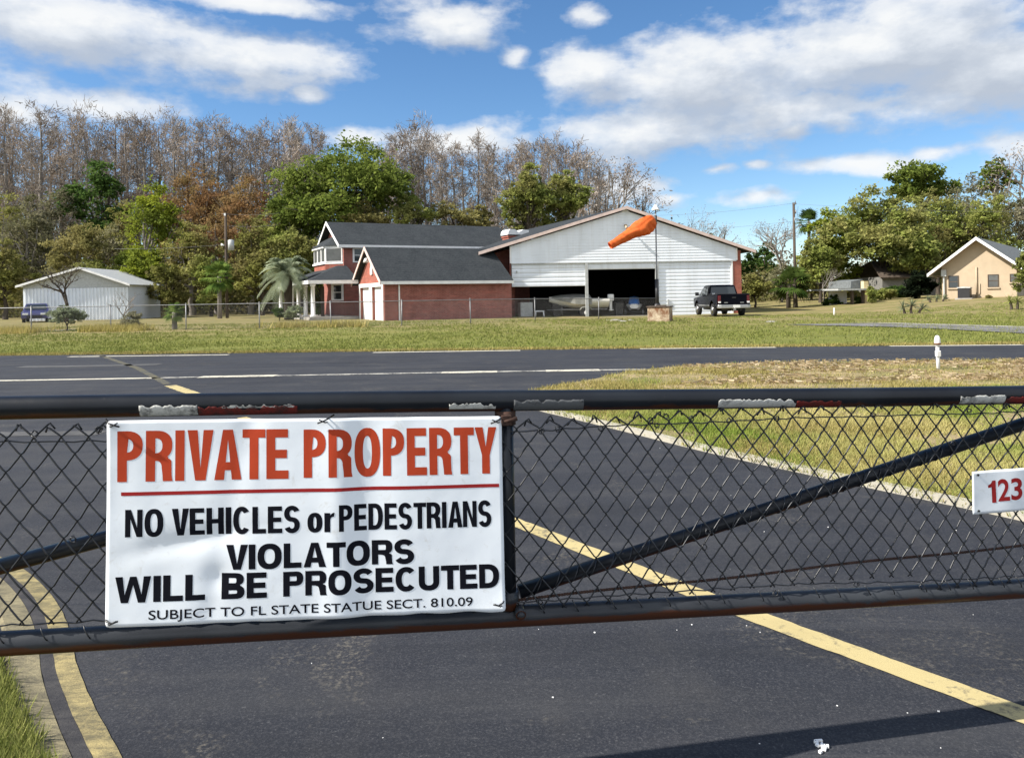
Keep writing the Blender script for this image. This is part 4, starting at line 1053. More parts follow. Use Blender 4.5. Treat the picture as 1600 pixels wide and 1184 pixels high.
# ------------------------------------------------------------------ ribbed metal shed beyond the fence
SP = Plan(at(130, 505, 64.0), 3); SP.z = h(SP.o.x, SP.o.y)-.02
shed = thing('metal_shed', 'white ribbed metal shed with a low gable behind a bare tree', 'shed', (SP.o.x, SP.o.y, SP.z), SP.a)
sL, sR, sA = SP.uz(36, 450)[0], SP.uz(201, 455)[0], SP.uz(128, 418)
zsL, zsR = SP.uz(36, 446)[1], SP.uz(203, 441)[1]; zsE = (zsL+zsR)/2
m = MB(); zt_ = SP.uz(130, 450)[1]
n = 30
for i in range(n):
    a = sL+(sR-sL)*i/n; w = (sR-sL)/n
    m.add([(a, .0, -.3), (a+w*.62, .0, -.3), (a+w*.72, -.11, -.3), (a+w*.92, -.11, -.3), (a+w, .0, -.3), (a, .0, zt_), (a+w*.62, .0, zt_), (a+w*.72, -.11, zt_), (a+w*.92, -.11, zt_), (a+w, .0, zt_)], [(k, k+1, k+6, k+5) for k in range(4)])
m.bx((sL, .01, -.3), (sL+.1, 6.5, zsE-.1)); m.bx((sR-.1, .01, -.3), (sR, 6.5, zsE-.1)); m.bx((sL, 6.4, -.3), (sR, 6.5, zsE-.1)); m.build('wall', M['white_metal'], shed)
m = MB(); m.prism([(sL, zt_+.002), (sR, zt_+.002), (sR, zsE-.12), (sA[0], sA[1]-.15), (sL, zsE-.12)], 1, .01, .10)
for i in range(1, 7): m.bx((sL+.2, -.006, zt_+.02+(i-1)*.30), (sR-.2, .009, zt_+.05+(i-1)*.30)) if sA[1]-.3 > zt_+i*.3 and i < 3 else None
m.build('gable', M['grey_metal'], shed)
m = MB(); m.slab([(sL-.3, -.5, zsE-.12), (sA[0], -.5, sA[1]), (sA[0], 6.8, sA[1]), (sL-.3, 6.8, zsE-.12)], .09); m.slab([(sA[0], -.5, sA[1]), (sR+.3, -.5, zsE-.12), (sR+.3, 6.8, zsE-.12), (sA[0], 6.8, sA[1])], .09); m.build('roof', M['grey_metal'], shed)
m = MB(); m.prism([(sL-.32, zsE-.26), (sL-.32, zsE-.09), (sA[0], sA[1]+.03), (sR+.32, zsE-.09), (sR+.32, zsE-.26), (sA[0], sA[1]-.14)], 1, -.56, -.503); m.build('fascia', M['trim'], shed)

# ------------------------------------------------------------------ beige bungalow on the rise
TP = Plan(at(1530, 472.5, 52.0), -40); TP.z = h(TP.o.x, TP.o.y)-.02
bung = thing('bungalow', 'single storey beige stucco house with grey shingle gable roof and small windows', 'house', (TP.o.x, TP.o.y, TP.z), TP.a)
tA = TP.uz(1527.5, 371); tL = TP.uz(1457, 425); tWL = TP.uz(1472, 450)[0]; slope = (tA[1]-tL[1])/(tA[0]-tL[0])
tRw = 2*tA[0]-tWL; zw = lambda u: tA[1]-abs(u-tA[0])*slope
m = MB(); m.prism([(tWL, -.5), (tRw, -.5), (tRw, zw(tRw)-.16), (tA[0], tA[1]-.17), (tWL, zw(tWL)-.16)], 1, .0, .25)
m.bx((tWL, .251, -.5), (tWL+.25, 18, zw(tWL)-.25)); m.bx((tRw-.25, .251, -.5), (tRw, 18, zw(tRw)-.25)); m.bx((tWL, 18, -.5), (tRw, 18.25, zw(tRw)-.25)); m.build('wall', M['tan_wall'], bung)
tov = .62; tO = tWL-.75; tQ = 2*tA[0]-tO
# the ridge runs away along the length of the house
m = MB(); m.slab([(tO, -tov, zw(tO)), (tA[0], -tov, tA[1]), (tA[0], 18.5, tA[1]), (tO, 18.5, zw(tO))], .10); m.slab([(tA[0], -tov, tA[1]), (tQ, -tov, zw(tQ)), (tQ, 18.5, zw(tQ)), (tA[0], 18.5, tA[1])], .10)
m.build('roof', M['grey_shingle'], bung)
m = MB(); m.prism([(tO-.02, zw(tO)-.20), (tO-.02, zw(tO)+.02), (tA[0], tA[1]+.02), (tQ, zw(tQ)+.02), (tQ, zw(tQ)-.20), (tA[0], tA[1]-.20)], 1, -tov-.05, -tov-.003); m.bx((tO-.06, -tov, zw(tO)-.2), (tO-.003, 18.5, zw(tO))); m.build('fascia', M['trim'], bung)
m = MB(); m.prism([(tO, zw(tO)-.165), (tA[0], tA[1]-.165), (tQ, zw(tQ)-.165), (tQ, zw(tQ)-.125), (tA[0], tA[1]-.125), (tO, zw(tO)-.125)], 1, -tov, -.002); m.build('soffit', M['soffit'], bung)
for xa, xb, ya, yb in ((1482, 1498, 431, 450), (1543.5, 1560.5, 429, 449), (1578, 1592, 428, 441)):
    a, b = TP.uz(xa, 440)[0], TP.uz(xb, 440)[0]; za, zb_ = TP.uz(xa, yb)[1], TP.uz(xa, ya)[1]
    w = pane('w', (a, -.015), (b, -.015), za, zb_, .05, bung, 'blind' if xa > 1500 else 'glass', fm='wood')
    s_ = MB(); s_.bx((a-.06, -.09, za-.10), (b+.06, -.003, za-.003)); s_.build('sill', M['tan_wall'], w)
m = MB(); a = TP.uz(1526, 440)[0]; m.tube([(a, -.06, .05), (a, -.06, TP.uz(1526, 417)[1])], .05, 8); b = TP.uz(1531, 450)[0]; m.tube([(b, -.05, 1.0), (b, -.05, .35), (b-.35, -.2, .1)], .025, 8); m.build('pipe', M['tan_wall'], bung)
m = MB(); a = TP.uz(1466, 455)[0]
m.bx((TP.uz(1474.5, 450)[0], -.16, -.3), (TP.uz(1476.5, 450)[0], -.003, 1.75)); m.box((TP.uz(1475.5, 438)[0], -.12, 1.75), (.3, .2, .45)); m.build('meter_box', M['grey_metal'], bung)
# cream shelter and a grey outbuilding under the oak
CP = Plan(at(1335, 479, 58.0), 8); CP.z = h(CP.o.x, CP.o.y)-.02
ca = thing('carport', 'small flat roofed carport with cream end wall and dark posts under the oak', 'carport', (CP.o.x, CP.o.y, CP.z), CP.a)
a, b = CP.uz(1304, 452)[0], CP.uz(1358, 452)[0]; zc = CP.uz(1330, 452)[1]
m = MB(); m.bx((a, -.5, zc-.08), (b, 4, zc+.05)); m.build('roof', M['grey_metal'], ca)
m = MB(); m.prism([(CP.uz(1335, 450)[0], zc+.081), (b+.2, zc+.081), (b-.2, zc+.75), (CP.uz(1336, 450)[0], zc+.6)], 1, .5, 3.6); m.build('roof_ridge', M['grey_shingle'], ca)
m = MB(); m.bx((CP.uz(1349, 460)[0], -.1, -.4), (CP.uz(1356, 460)[0], .3, zc+.6)); m.build('end_wall', M['yellow_stucco'], ca)
m = MB(); m.bx((CP.uz(1319, 460)[0], 2, -.4), (b-.6, 2.2, zc-.13)); m.build('rear_wall', M['trim'], ca)
for px in (1330, 1347): m = MB(); u = CP.uz(px, 460)[0]; m.bx((u-.09, -.2, -.4), (u+.09, .0, zc-.121)); m.build('post', M['wood'], ca)
M['shade_wall'] = plain('dull_grey_boards', (.16, .155, .14), .9)
OP = Plan(at(1410, 474, 66.0), 5); OP.z = h(OP.o.x, OP.o.y)-.02
ob = thing('outbuilding', 'low grey outbuilding in the shade behind the oak trunk', 'outbuilding', (OP.o.x, OP.o.y, OP.z), OP.a)
a, b = OP.uz(1372, 460)[0], OP.uz(1462, 460)[0]
m = MB(); m.bx((a+.4, .0, -.5), (b, .25, 1.7)); m.bx((a+.4, .251, -.5), (a+.65, 6, 1.7)); m.build('wall', M['shade_wall'], ob)
m = MB(); m.slab([(a, -.5, 1.65), (b, -.5, 1.65), (b, 3.2, 3.2), (a+1.2, 3.2, 3.2)], .12); m.slab([(a+1.2, 3.2, 3.2), (b, 3.2, 3.2), (b, 6.5, 1.65), (a, 6.5, 1.65)], .12); m.build('roof', M['wood'], ob)
# ------------------------------------------------------------------ far chain link fence
fpx = [(-70, 37.0), (48, 37.0), (173, 37.2), (290, 37.3), (405, 37.4), (517, 37.4), (627, 37.6), (735, 39.8), (836, 42.6), (935, 45.4), (1029, 47.6)]
fp = [Vector((ray(px, 480).x*Y, Y, 0)) for px, Y in fpx]
fp = [Vector((p.x, p.y, h(p.x, p.y))) for p in fp]
FH = 1.22
fence = thing('chain_link_fence', 'long low galvanised chain link fence crossing the field before the brick house', 'fence', fp[4])
o0 = fp[4]
m = MB()
m.tube([p-o0+Vector((0, 0, FH)) for p in fp], .021, 8); m.build('top_rail', M['galv'], fence)
for i, p in enumerate(fp):
    m = MB(); q = p-o0; lean = .03*math.sin(i*2.3)
    m.tube([q+Vector((0, 0, -.35)), q+Vector((lean, 0, FH+.03))], .029, 8); m.ell(q+Vector((lean, 0, FH+.05)), (.038, .038, .038), 8, 5); m.build('post', M['galv'], fence)
m = MB()
for a, b in zip(fp[:-1], fp[1:]):
    L = (b-a).length; t = (b-a)/L; n = int(L/.11)
    for i in range(n+14):
        for s in (1, -1):
            x0 = i*.11-(.0 if s > 0 else 0); x1 = x0-s*0
            # one straight run of wire each way
            s0, s1 = (i-12)*.11, (i-12)*.11+1.15
            c0, c1 = max(0, s0), min(L, s1)
            if c1-c0 < .05: continue
            z0, z1 = (c0-s0)/1.15, (c1-s0)/1.15
            if s < 0: z0, z1 = 1-z0, 1-z1
            m.tube([a+t*c0-o0+Vector((0, 0, .03+z0*1.15)), a+t*c1-o0+Vector((0, 0, .03+z1*1.15))], .0022, 3, cap=False)
m.build('wire_mesh', M['galv'], fence)

# ------------------------------------------------------------------ windsock on its pole
wp = at(1027, 480, 47.0); wz = h(wp.x, wp.y)
ws = thing('windsock_pole', 'slender grey pole carrying a small white cone light in front of the hangar', 'pole', (wp.x, wp.y, wz))
zt_ = at(1027, 320, 47).z-wz
m = MB(); m.tube([(0, 0, -.3), (0, 0, zt_*.45), (0, 0, zt_*.46), (0, 0, zt_-.25)], [.062, .058, .045, .038], 10); m.build('pole', M['galv'], ws)
m = MB(); zs = at(1027, 343, 47).z-wz; m.tube([(0, 0, zs-.24), (0, 0, zs+.24)], .075, 12); m.tube([(0, 0, zs+.06), (-.30, -.06, zs+.10)], .02, 8); m.build('swivel', M['black_plastic'], ws)
m = MB(); m.tube([(0, 0, zt_-.32), (0, 0, zt_-.30), (0, 0, zt_-.10), (0, 0, zt_+.02)], [.26, .25, .12, .05], 16); m.build('lamp_shade', M['white_plastic'], ws)
m = MB(); m.tube([(0, 0, at(1027, 436, 47).z-wz), (0, 0, .55)], .11, 10); m.ell((.0, 0, .45), (.26, .2, .5), 10, 7, 0, .15, random.Random(3)); m.build('base_sleeve', M['black_plastic'], ws)
def mat_sock():
    t = NT('orange_sock_fabric'); n = t.noise(t.coord(), 3, 4, .6, .5)
    t.set(t.ramp(n, [(.3, (.50, .085, .014)), (.65, (.78, .19, .045))]), .7, spec=.2)
    t.b.inputs['Subsurface Weight'].default_value = 0; 
    tr = t.n('ShaderNodeBsdfTranslucent'); tr.inputs[0].default_value = (.85, .16, .03, 1); mx = t.n('ShaderNodeMixShader'); mx.inputs[0].default_value = .3
    t.l(t.b.outputs[0], mx.inputs[1]); t.l(tr.outputs[0], mx.inputs[2]); t.l(mx.outputs[0], t.out.inputs[0]); return t.m
M['orange'] = mat_sock()
so_ = thing('windsock', 'faded orange fabric windsock drooping from the pole before the white gable', 'windsock', (wp.x, wp.y, wz))
S0 = at(1021, 344, 47.0)-Vector((wp.x, wp.y, wz)); S1 = at(953, 384, 46.4)-Vector((wp.x, wp.y, wz))
ax = (S1-S0).normalized(); sd = ax.cross(Vector((0, 0, 1))).normalized(); up = sd.cross(ax).normalized(); LL = (S1-S0).length
rings = []; NS = 60; rr_ = random.Random(5)
for i in range(NS+1):
    t = i/NS
    prof = [(0, .34), (.06, .47), (.16, .53), (.26, .52), (.36, .48), (.48, .38), (.6, .33), (.75, .29), (.9, .24), (1, .22)]
    for (ta, ra), (tb, rb) in zip(prof[:-1], prof[1:]):
        if ta <= t <= tb: r = ra+(rb-ra)*(t-ta)/(tb-ta)
    c = S0+ax*LL*t-up*(.05*math.sin(math.pi*min(1, t*1.9))*(.9 if t < .5 else .7))
    ring = []
    for k in range(44):
        a = 2*math.pi*k/44
        q = r*(1+.09*math.sin(a*3+t*9)*math.sin(math.pi*min(1, t*1.3))+.07*mn.noise((math.cos(a)*1.8, math.sin(a)*1.8, t*9))+.07*mn.noise((math.cos(a)*4, math.sin(a)*4, t*5+3))-.05*abs(math.sin(t*31+a*2)))
        ring.append(c+sd*math.cos(a)*q+up*math.sin(a)*q*(1.0 if math.sin(a) > 0 else 1.0+.10*math.sin(math.pi*min(1, t*2.2))))
    rings.append(ring)
m = MB(); m.loft(rings, caps=False); o = m.build('fabric', M['orange'], so_); q = o.modifiers.new('thickness', 'SOLIDIFY'); q.thickness = .006
m = MB(); c = S0; m.tube([c+sd*math.cos(a)*.345+up*math.sin(a)*.345 for a in [2*math.pi*k/20 for k in range(21)]], .016, 6, cap=False)
for a in (.5, 2.6, 4.2): m.tube([c+sd*math.cos(a)*.34+up*math.sin(a)*.34, Vector((-.08, 0, S0.z+.02))], .010, 5)
m.build('hoop', M['galv'], so_)

# ------------------------------------------------------------------ stained concrete block, stake, runway light, rubble
p = Vector((*hit(1029, 502), 0)); p.z = h(p.x, p.y)
bl = thing('concrete_block', 'rust stained pale concrete block in the grass before the closed hangar door', 'block', p, R(-24))
bm_ = MB(); bm_.bx((-.48, -.30, -.05), (.62, .42, .70)); bm_.build('block', M['rust_block'], bl, .03)
m = MB(); m.bx((-.53, -.34, .701), (.66, .46, .76)); m.bx((-.1, -.1, .761), (.35, .25, .80)); m.build('lid', M['wood'], bl, .01)
# small rubble near it
for k, (px, py, s) in enumerate(((962, 501, .20), (973, 502.5, .15), (985, 500.5, .12), (950, 500.5, .10), (1205, 503.5, .16))):
    q = hit(px, py); rg = random.Random(k); m = MB(); m.ell((0, 0, .01), (s*1.4, s, s*.32), 11, 7, 0, .25, rg)
    o = m.build('rubble', M['gravel']); o.location = (q[0], q[1], h(*q))
    tag(o, 'pale lump of rubble lying flat in the grass near the drive of the hangar', 'rubble', 'pale rubble lumps in the grass')
q = hit(1303.5, 492); m = MB(); m.tube([(0, 0, -.2), (0, 0, .36), (.0, 0, .40)], [.05, .05, .03], 8); o = m.build('marker_stake', M['trim']); o.location = (q[0], q[1], h(*q))
tag(o, 'short white stake standing alone in the grass below the carport', 'stake')
q = gnd(1466, 577.5, .03)
rl = thing('runway_light', 'leaning white runway edge light post on the sandy verge', 'runway light', q); rl.rotation_euler = (R(3), R(-2.5), 0)
m = MB(); m.tube([(0, 0, -.1), (0, 0, .46)], .032, 12); m.tube([(0, 0, .46), (0, 0, .50)], .045, 12); m.build('stem', M['white_plastic'], rl)
m = MB(); m.box((0, -.01, .315), (.085, .075, .115)); m.build('junction_box', M['white_plastic'], rl, .01)
m = MB(); m.tube([(0, 0, .50), (0, 0, .53), (0, 0, .60), (0, 0, .655), (0, 0, .67)], [.055, .058, .052, .036, .01], 14); m.build('lens', M['glassy'] if 'glassy' in M else M['trim'], rl)
m = MB(); m.tube([(0, 0, .495), (0, 0, .525)], .060, 14); m.build('collar', M['rust_block'], rl)

# ------------------------------------------------------------------ dark pickup truck, nose away
tp = at(1147, 500, 45.6); tz = h(tp.x, tp.y)+.025
truck = thing('pickup_truck', 'dark navy extended cab pickup parked nose in before the closed hangar door', 'pickup truck', (tp.x, tp.y, tz), R(1.5))
HWd = .99                                              # half width; y runs from the tail (0) to the nose (5.7)
def arch(cy, r, z0, n=9): return [(cy+r*math.cos(math.pi*(1-i/n)), z0+r*math.sin(math.pi*(1-i/n))*.98) for i in range(n+1)]
prof = [(.06, .62)]+[(.72, .56)]+arch(1.18, .46, .50)+[(2.0, .48), (3.9, .46)]+arch(4.62, .46, .50)+[(5.28, .50), (5.62, .52), (5.68, .85), (5.60, 1.06), (4.35, 1.17), (3.95, 1.20), (2.06, 1.24), (2.04, 1.27), (.05, 1.32), (.02, .95)]
m = MB()
nP = len(prof)
for s in (-1, 1):                                      # body sides with a shoulder
    pass
sec = []
for x, k, dz in ((-HWd, .0, 0), (-HWd+.02, 1, 0)): pass
def side(y, z, s):                                     # tumblehome of the body side
    w = HWd-.03*max(0, (z-.9)/.4)-.05*max(0, (.62-z)/.2)-.10*max(0, (y-5.1)/.6)**2
    return s*w
vsL = [(side(y, z, -1), y, z) for y, z in prof]; vsR = [(side(y, z, 1), y, z) for y, z in prof]
m.add(vsL, [tuple(range(nP))]); m.add(vsR, [tuple(range(nP))[::-1]])
m.add(vsL+vsR, [(i, (i+1) % nP, nP+(i+1) % nP, nP+i) for i in range(nP)])
m.build('body', M['navy'], truck, .035, 2)
# cab: tapering greenhouse
def cabring(z, yb, yf, w): return [(-w, yb, z), (-w, (yb+yf)/2, z), (-w, yf, z), (w, yf, z), (w, (yb+yf)/2, z), (w, yb, z)]
m = MB(); m.loft([cabring(1.22, 2.06, 4.25, .93), cabring(1.50, 2.12, 3.95, .87), cabring(1.80, 2.20, 3.50, .80), cabring(1.885, 2.32, 3.36, .74), cabring(1.905, 2.5, 3.2, .60)], smooth=False); m.build('cab', M['navy'], truck, .03, 2)
m = MB(); m.add([(-.80, 2.045, 1.30), (.80, 2.045, 1.30), (.715, 2.165, 1.77), (-.715, 2.165, 1.77)], [(0, 1, 2, 3)]); o = m.build('rear_window', M['glass'], truck); q = o.modifiers.new('t', 'SOLIDIFY'); q.thickness = .012
m = MB(); m.box((-.62, 2.0, 1.33), (.16, .03, .12)); m.build('sticker', M['white_plastic'], truck)
for s in (-1, 1):
    for ya, yb, yc, yd in ((2.25, 2.72, 2.70, 2.33), (2.82, 3.98, 3.50, 2.80)):
        m = MB(); m.add([(s*.945, ya, 1.27), (s*.945, yb, 1.27), (s*.835, yc, 1.74), (s*.835, yd, 1.74)], [(0, 1, 2, 3)]); o = m.build('side_window', M['glass'], truck); q = o.modifiers.new('t', 'SOLIDIFY'); q.thickness = .02; q.offset = 0
m = MB(); m.add([(-.84, 4.20, 1.28), (.84, 4.20, 1.28), (.76, 3.58, 1.78), (-.76, 3.58, 1.78)], [(0, 1, 2, 3)]); o = m.build('windscreen', M['glass'], truck); q = o.modifiers.new('t', 'SOLIDIFY'); q.thickness = .02; q.offset = 0
# tailgate with pressed lip, handle; bed rail caps
m = MB(); m.bx((-.76, -.035, .70), (.76, .012, 1.31)); m.bx((-.70, -.045, 1.18), (.70, -.036, 1.27)); m.bx((-.70, -.045, .78), (.70, -.036, 1.02)); tg = m.build('tailgate', M['navy'], truck, .012)
m = MB(); m.bx((-.12, -.065, 1.08), (.12, -.047, 1.15)); m.build('handle', M['black_plastic'], tg)
for s in (-1, 1): m = MB(); m.bx((s*.48-.11, -.05, .80), (s*.48+.11, -.0465, .84)); m.build('emblem', M['chrome'], tg)
m = MB()
for s in (-1, 1): m.bx((s*.97-.05, .05, 1.30), (s*.97+.05, 2.03, 1.345)) if False else m.box((s*.93, 1.04, 1.325), (.09, 1.96, .035))
m.bx((-.90, .0, 1.318), (.90, .06, 1.345)); m.build('bed_rail', M['black_plastic'], truck)
for s in (-1, 1):
    m = MB(); m.bx((s*.86-.09, -.028, .78), (s*.86+.09, .03, 1.24)); tl = m.build('tail_light', M['red_lens'], truck, .02)
    m = MB(); m.bx((s*.86-.08, -.036, .80), (s*.86+.08, -.029, .90)); m.build('reversing_lens', M['white_plastic'], tl)
m = MB(); m.prism([(-.98, -.10), (-.80, -.20), (.80, -.20), (.98, -.10), (.98, .15), (-.98, .15)], 2, .48, .69); bp = m.build('rear_bumper', M['chrome'], truck, .03)
m = MB(); m.bx((-.10, -.222, .52), (.32, -.206, .68)); m.build('number_plate', M['white_plastic'], bp)
m = MB(); m.bx((-.08, -.16, .36), (.08, .3, .47)); m.ell((0, -.22, .50), (.04, .04, .04), 8, 6); m.tube([(0, -.22, .42), (0, -.22, .48)], .02, 8); m.build('tow_hitch', M['chrome'], truck)
m = MB(); m.bx((-.60, .25, .34), (.60, .42, .50)); m.bx((-.42, .5, .33), (.42, 5.1, .48)); m.tube([(-.7, 1.18, .37), (.7, 1.18, .37)], .08, 10); m.tube([(.45, .1, .36), (.45, 1.0, .38)], .05, 8); m.build('chassis', M['black_plastic'], truck)
for s in (-1, 1):
    m = MB(); m.bx((s*1.16-.11, 3.78, 1.24), (s*1.16+.11, 3.88, 1.46)); m.tube([(s*.93, 3.83, 1.28), (s*1.1, 3.83, 1.30)], .03, 6); m.build('wing_mirror', M['black_plastic'], truck, .02)
m = MB(); m.bx((-HWd-.012, 1.7, .60), (-HWd+.02, 4.1, .68)); m.build('side_trim', M['chrome'], truck); 
for s in (-1, 1):
    for y in (1.18, 4.62):
        m = MB(); x = s*.84
        m.tube([(x-s*.13, y, .37), (x-s*.11, y, .37), (x+s*.11, y, .37), (x+s*.13, y, .37)], [.32, .375, .375, .33], 24); w = m.build('wheel', M['rubber'], truck)
        m = MB(); m.tube([(x+s*.05, y, .37), (x+s*.132, y, .37), (x+s*.137, y, .37), (x+s*.12, y, .37)], [.22, .235, .215, .10], 20); m.tube([(x+s*.10, y, .37), (x+s*.15, y, .37)], [.09, .06], 12); m.build('rim', M['chrome'], w)

# ------------------------------------------------------------------ blue car by the shed
p = at(54, 505, 58.0); cz = h(p.x, p.y)
car = thing('parked_car', 'purple blue car facing the field beside the white metal shed', 'car', (p.x, p.y, cz), R(27))
prof = [(0, .30), (0, .62), (.12, .78), (1.15, .92), (1.75, 1.42), (3.1, 1.46), (3.75, 1.02), (4.35, .95), (4.45, .4), (4.4, .28)]
m = MB(); n = len(prof); mk_ = lambda s: [(s*(.86-.18*max(0, (z-.9)/.5)), y, z) for y, z in prof]
a, b = mk_(-1), mk_(1); m.add(a, [tuple(range(n))]); m.add(b, [tuple(range(n))[::-1]]); m.add(a+b, [(i, (i+1) % n, n+(i+1) % n, n+i) for i in range(n)]); m.build('body', M['car_blue'], car, .05, 2)
m = MB(); m.add([(-.72, 1.17, .97), (.72, 1.17, .97), (.60, 1.66, 1.37), (-.60, 1.66, 1.37)], [(0, 1, 2, 3)]); o = m.build('windscreen', M['glass'], car); o.modifiers.new('t', 'SOLIDIFY').thickness = .03
for s in (-1, 1):
    m = MB(); m.bx((s*.58-.18, -.02, .58), (s*.58+.18, .06, .72)); m.build('headlight', M['white_plastic'], car, .02)
    m = MB(); m.add([(s*.83, 1.45, .98), (s*.83, 3.5, 1.0), (s*.70, 3.0, 1.38), (s*.70, 1.78, 1.36)], [(0, 1, 2, 3)]); o = m.build('side_window', M['glass'], car); q = o.modifiers.new('t', 'SOLIDIFY'); q.thickness = .03; q.offset = 0
    for y in (.85, 3.6):
        m = MB(); m.tube([(s*.66, y, .31), (s*.86, y, .31)], .31, 18); w = m.build('wheel', M['rubber'], car); m = MB(); m.tube([(s*.84, y, .31), (s*.872, y, .31)], .19, 14); m.build('rim', M['chrome'], w)
m = MB(); m.bx((-.5, -.03, .36), (.5, .02, .54)); m.build('grille', M['black_plastic'], car)

# ------------------------------------------------------------------ inside the hangar
def inside(px, py, v, z=None):
    u, zz = HP.uz(px, py, v); q = HP.o+HP.u*u+HP.v*v
    return Vector((q.x, q.y, HP.z+(.035 if z is None else z)))
# boat on its trailer, bow toward the brick side
ba = inside(868, 490, 1.1); bb = inside(949, 490, 1.15); bd = (bb-ba); bl_ = bd.length; byaw = math.atan2(bd.y, bd.x)
tr = thing('boat_trailer', 'dark steel boat trailer on small wheels inside the middle hangar door', 'trailer', ba, byaw)
m = MB()
for s in (-.55, .55): m.tube([(-.6, 0, .48), (.5, s, .50), (bl_-.1, s, .50)], .05, 6)
for x in (.9, 2.0, bl_-.2): m.tube([(x, -.6, .5), (x, .6, .5)], .045, 6)
m.build('frame', M['galv'], tr)
for s in (-1, 1):
    for x in (bl_*.55, ):
        m = MB(); m.tube([(x, s*.80, .28), (x, s*.98, .28)], .28, 18); w = m.build('wheel', M['rubber'], tr); m = MB(); m.tube([(x, s*.96, .28), (x, s*.995, .28)], .15, 14); m.build('rim', M['white_plastic'], w)
        m = MB(); m.tube([(x-.42, s*.9, .45), (x-.30, s*.9, .62), (x, s*.9, .68), (x+.30, s*.9, .62), (x+.42, s*.9, .45)], .06, 6); m.build('mudguard', M['boat_grey'], tr)
boat = thing('motor_boat', 'white motor boat with grey canvas foredeck resting on a trailer in the hangar', 'boat', ba, byaw)
rings = []
for t, w, zk, zg in ((-.12, .03, 1.05, 1.38), (.02, .34, .86, 1.36), (.14, .62, .70, 1.33), (.32, .86, .60, 1.29), (.6, .96, .57, 1.24), (.85, .97, .57, 1.21), (1.0, .95, .58, 1.20)):
    x = t*bl_; rings.append([(x, -w, zg), (x, -w*.86, (zg+zk)/2), (x, -w*.45, zk+.06), (x, 0, zk), (x, w*.45, zk+.06), (x, w*.86, (zg+zk)/2), (x, w, zg), (x, 0, zg+.03)])
m = MB(); m.loft(rings); m.build('hull', M['boat_white'], boat)
m = MB(); m.loft([[(t*bl_, -w, z), (t*bl_, 0, z+.28*q), (t*bl_, w, z), (t*bl_, w*.99, z-.42*q), (t*bl_, 0, z-.1), (t*bl_, -w*1.02, z-.42*q)] for t, w, z, q in ((-.10, .06, 1.39, .1), (.1, .56, 1.36, .6), (.35, .90, 1.30, 1), (.66, .99, 1.25, 1.0))], smooth=False); m.build('canvas_cover', M['boat_grey'], boat)
mo = MB(); x = bl_+.14; mo.bx((x-.10, -.16, 1.05), (x+.32, .16, 1.52)); mo.build('outboard_cowl', M['white_plastic'], boat, .06, 3)
m = MB(); m.bx((x+.02, -.07, .35), (x+.20, .07, 1.048)); m.bx((x-.05, -.12, .40), (x+.32, .12, .44)); m.build('outboard_leg', M['white_plastic'], boat, .02)
# jet ski with a blue cover on its own trailer
ja = inside(991, 490, 1.6)
js = thing('jet_ski', 'white and blue personal watercraft under a blue cover in the middle hangar doorway', 'watercraft', ja, HP.a+R(78))
m = MB(); m.loft([[(x, -w, zg), (x, -w*.7, zk), (x, w*.7, zk), (x, w, zg), (x, w*.5, zg+.12), (x, -w*.5, zg+.12)] for x, w, zk, zg in ((-.25, .30, .48, .66), (.2, .55, .42, .70), (1.2, .58, .42, .74), (2.2, .40, .5, .82), (2.7, .08, .72, .88))]); m.build('hull', M['white_plastic'], js)
m = MB(); m.loft([[(x, -w, z0), (x, -w*.8, z1*.85+z0*.15), (x, 0, z1), (x, w*.8, z1*.85+z0*.15), (x, w, z0)] for x, w, z0, z1 in ((.0, .32, .76, .86), (.25, .40, .80, 1.16), (.8, .42, .82, 1.24), (1.3, .40, .84, 1.36), (1.7, .30, .86, 1.26), (2.2, .2, .9, .98))], closed=True); m.build('cover', M['blue_cover'], js)
m = MB()
for s in (-.3, .3): m.tube([(-.5, s, .40), (2.9, s*.2, .42)], .04, 6)
for s in (-.62, .62): m.tube([(.6, s-.07, .22), (.6, s+.07, .22)], .22, 14)
m.tube([(.6, -.6, .22), (.6, .6, .22)], .03, 6); m.build('cradle', M['galv'], js)
def simple(name, label, cat, pos, yaw, parts, group=None):
    t = thing(name, label, cat, pos, yaw, group)
    for nm, fn, mt in parts: m = MB(); fn(m); m.build(nm, M[mt], t)
    return t
simple('stool', 'low white plastic stool on the hangar floor behind the fence', 'stool', inside(843, 495, .5), HP.a, (
    ('seat', lambda m: m.bx((-.32, -.22, .40), (.32, .22, .47)), 'white_plastic'),)+tuple(('leg', (lambda sx, sy: lambda m: m.tube([(sx*.30, sy*.2, 0), (sx*.27, sy*.17, .40)], [.045, .04], 8))(sx, sy), 'white_plastic') for sx in (-1, 1) for sy in (-1, 1)))
simple('cabinet', 'pale grey metal cabinet standing under the half raised hangar door', 'cabinet', inside(821, 495, 1.2), HP.a+R(14), (
    ('carcass', lambda m: m.bx((-.45, -.3, 0), (.45, .3, 1.05)), 'grey_metal'), ('door', lambda m: m.bx((-.42, -.325, .06), (-.01, -.301, 1.0)), 'grey_metal'), ('door', lambda m: m.bx((.01, -.325, .06), (.42, -.301, 1.0)), 'grey_metal')))
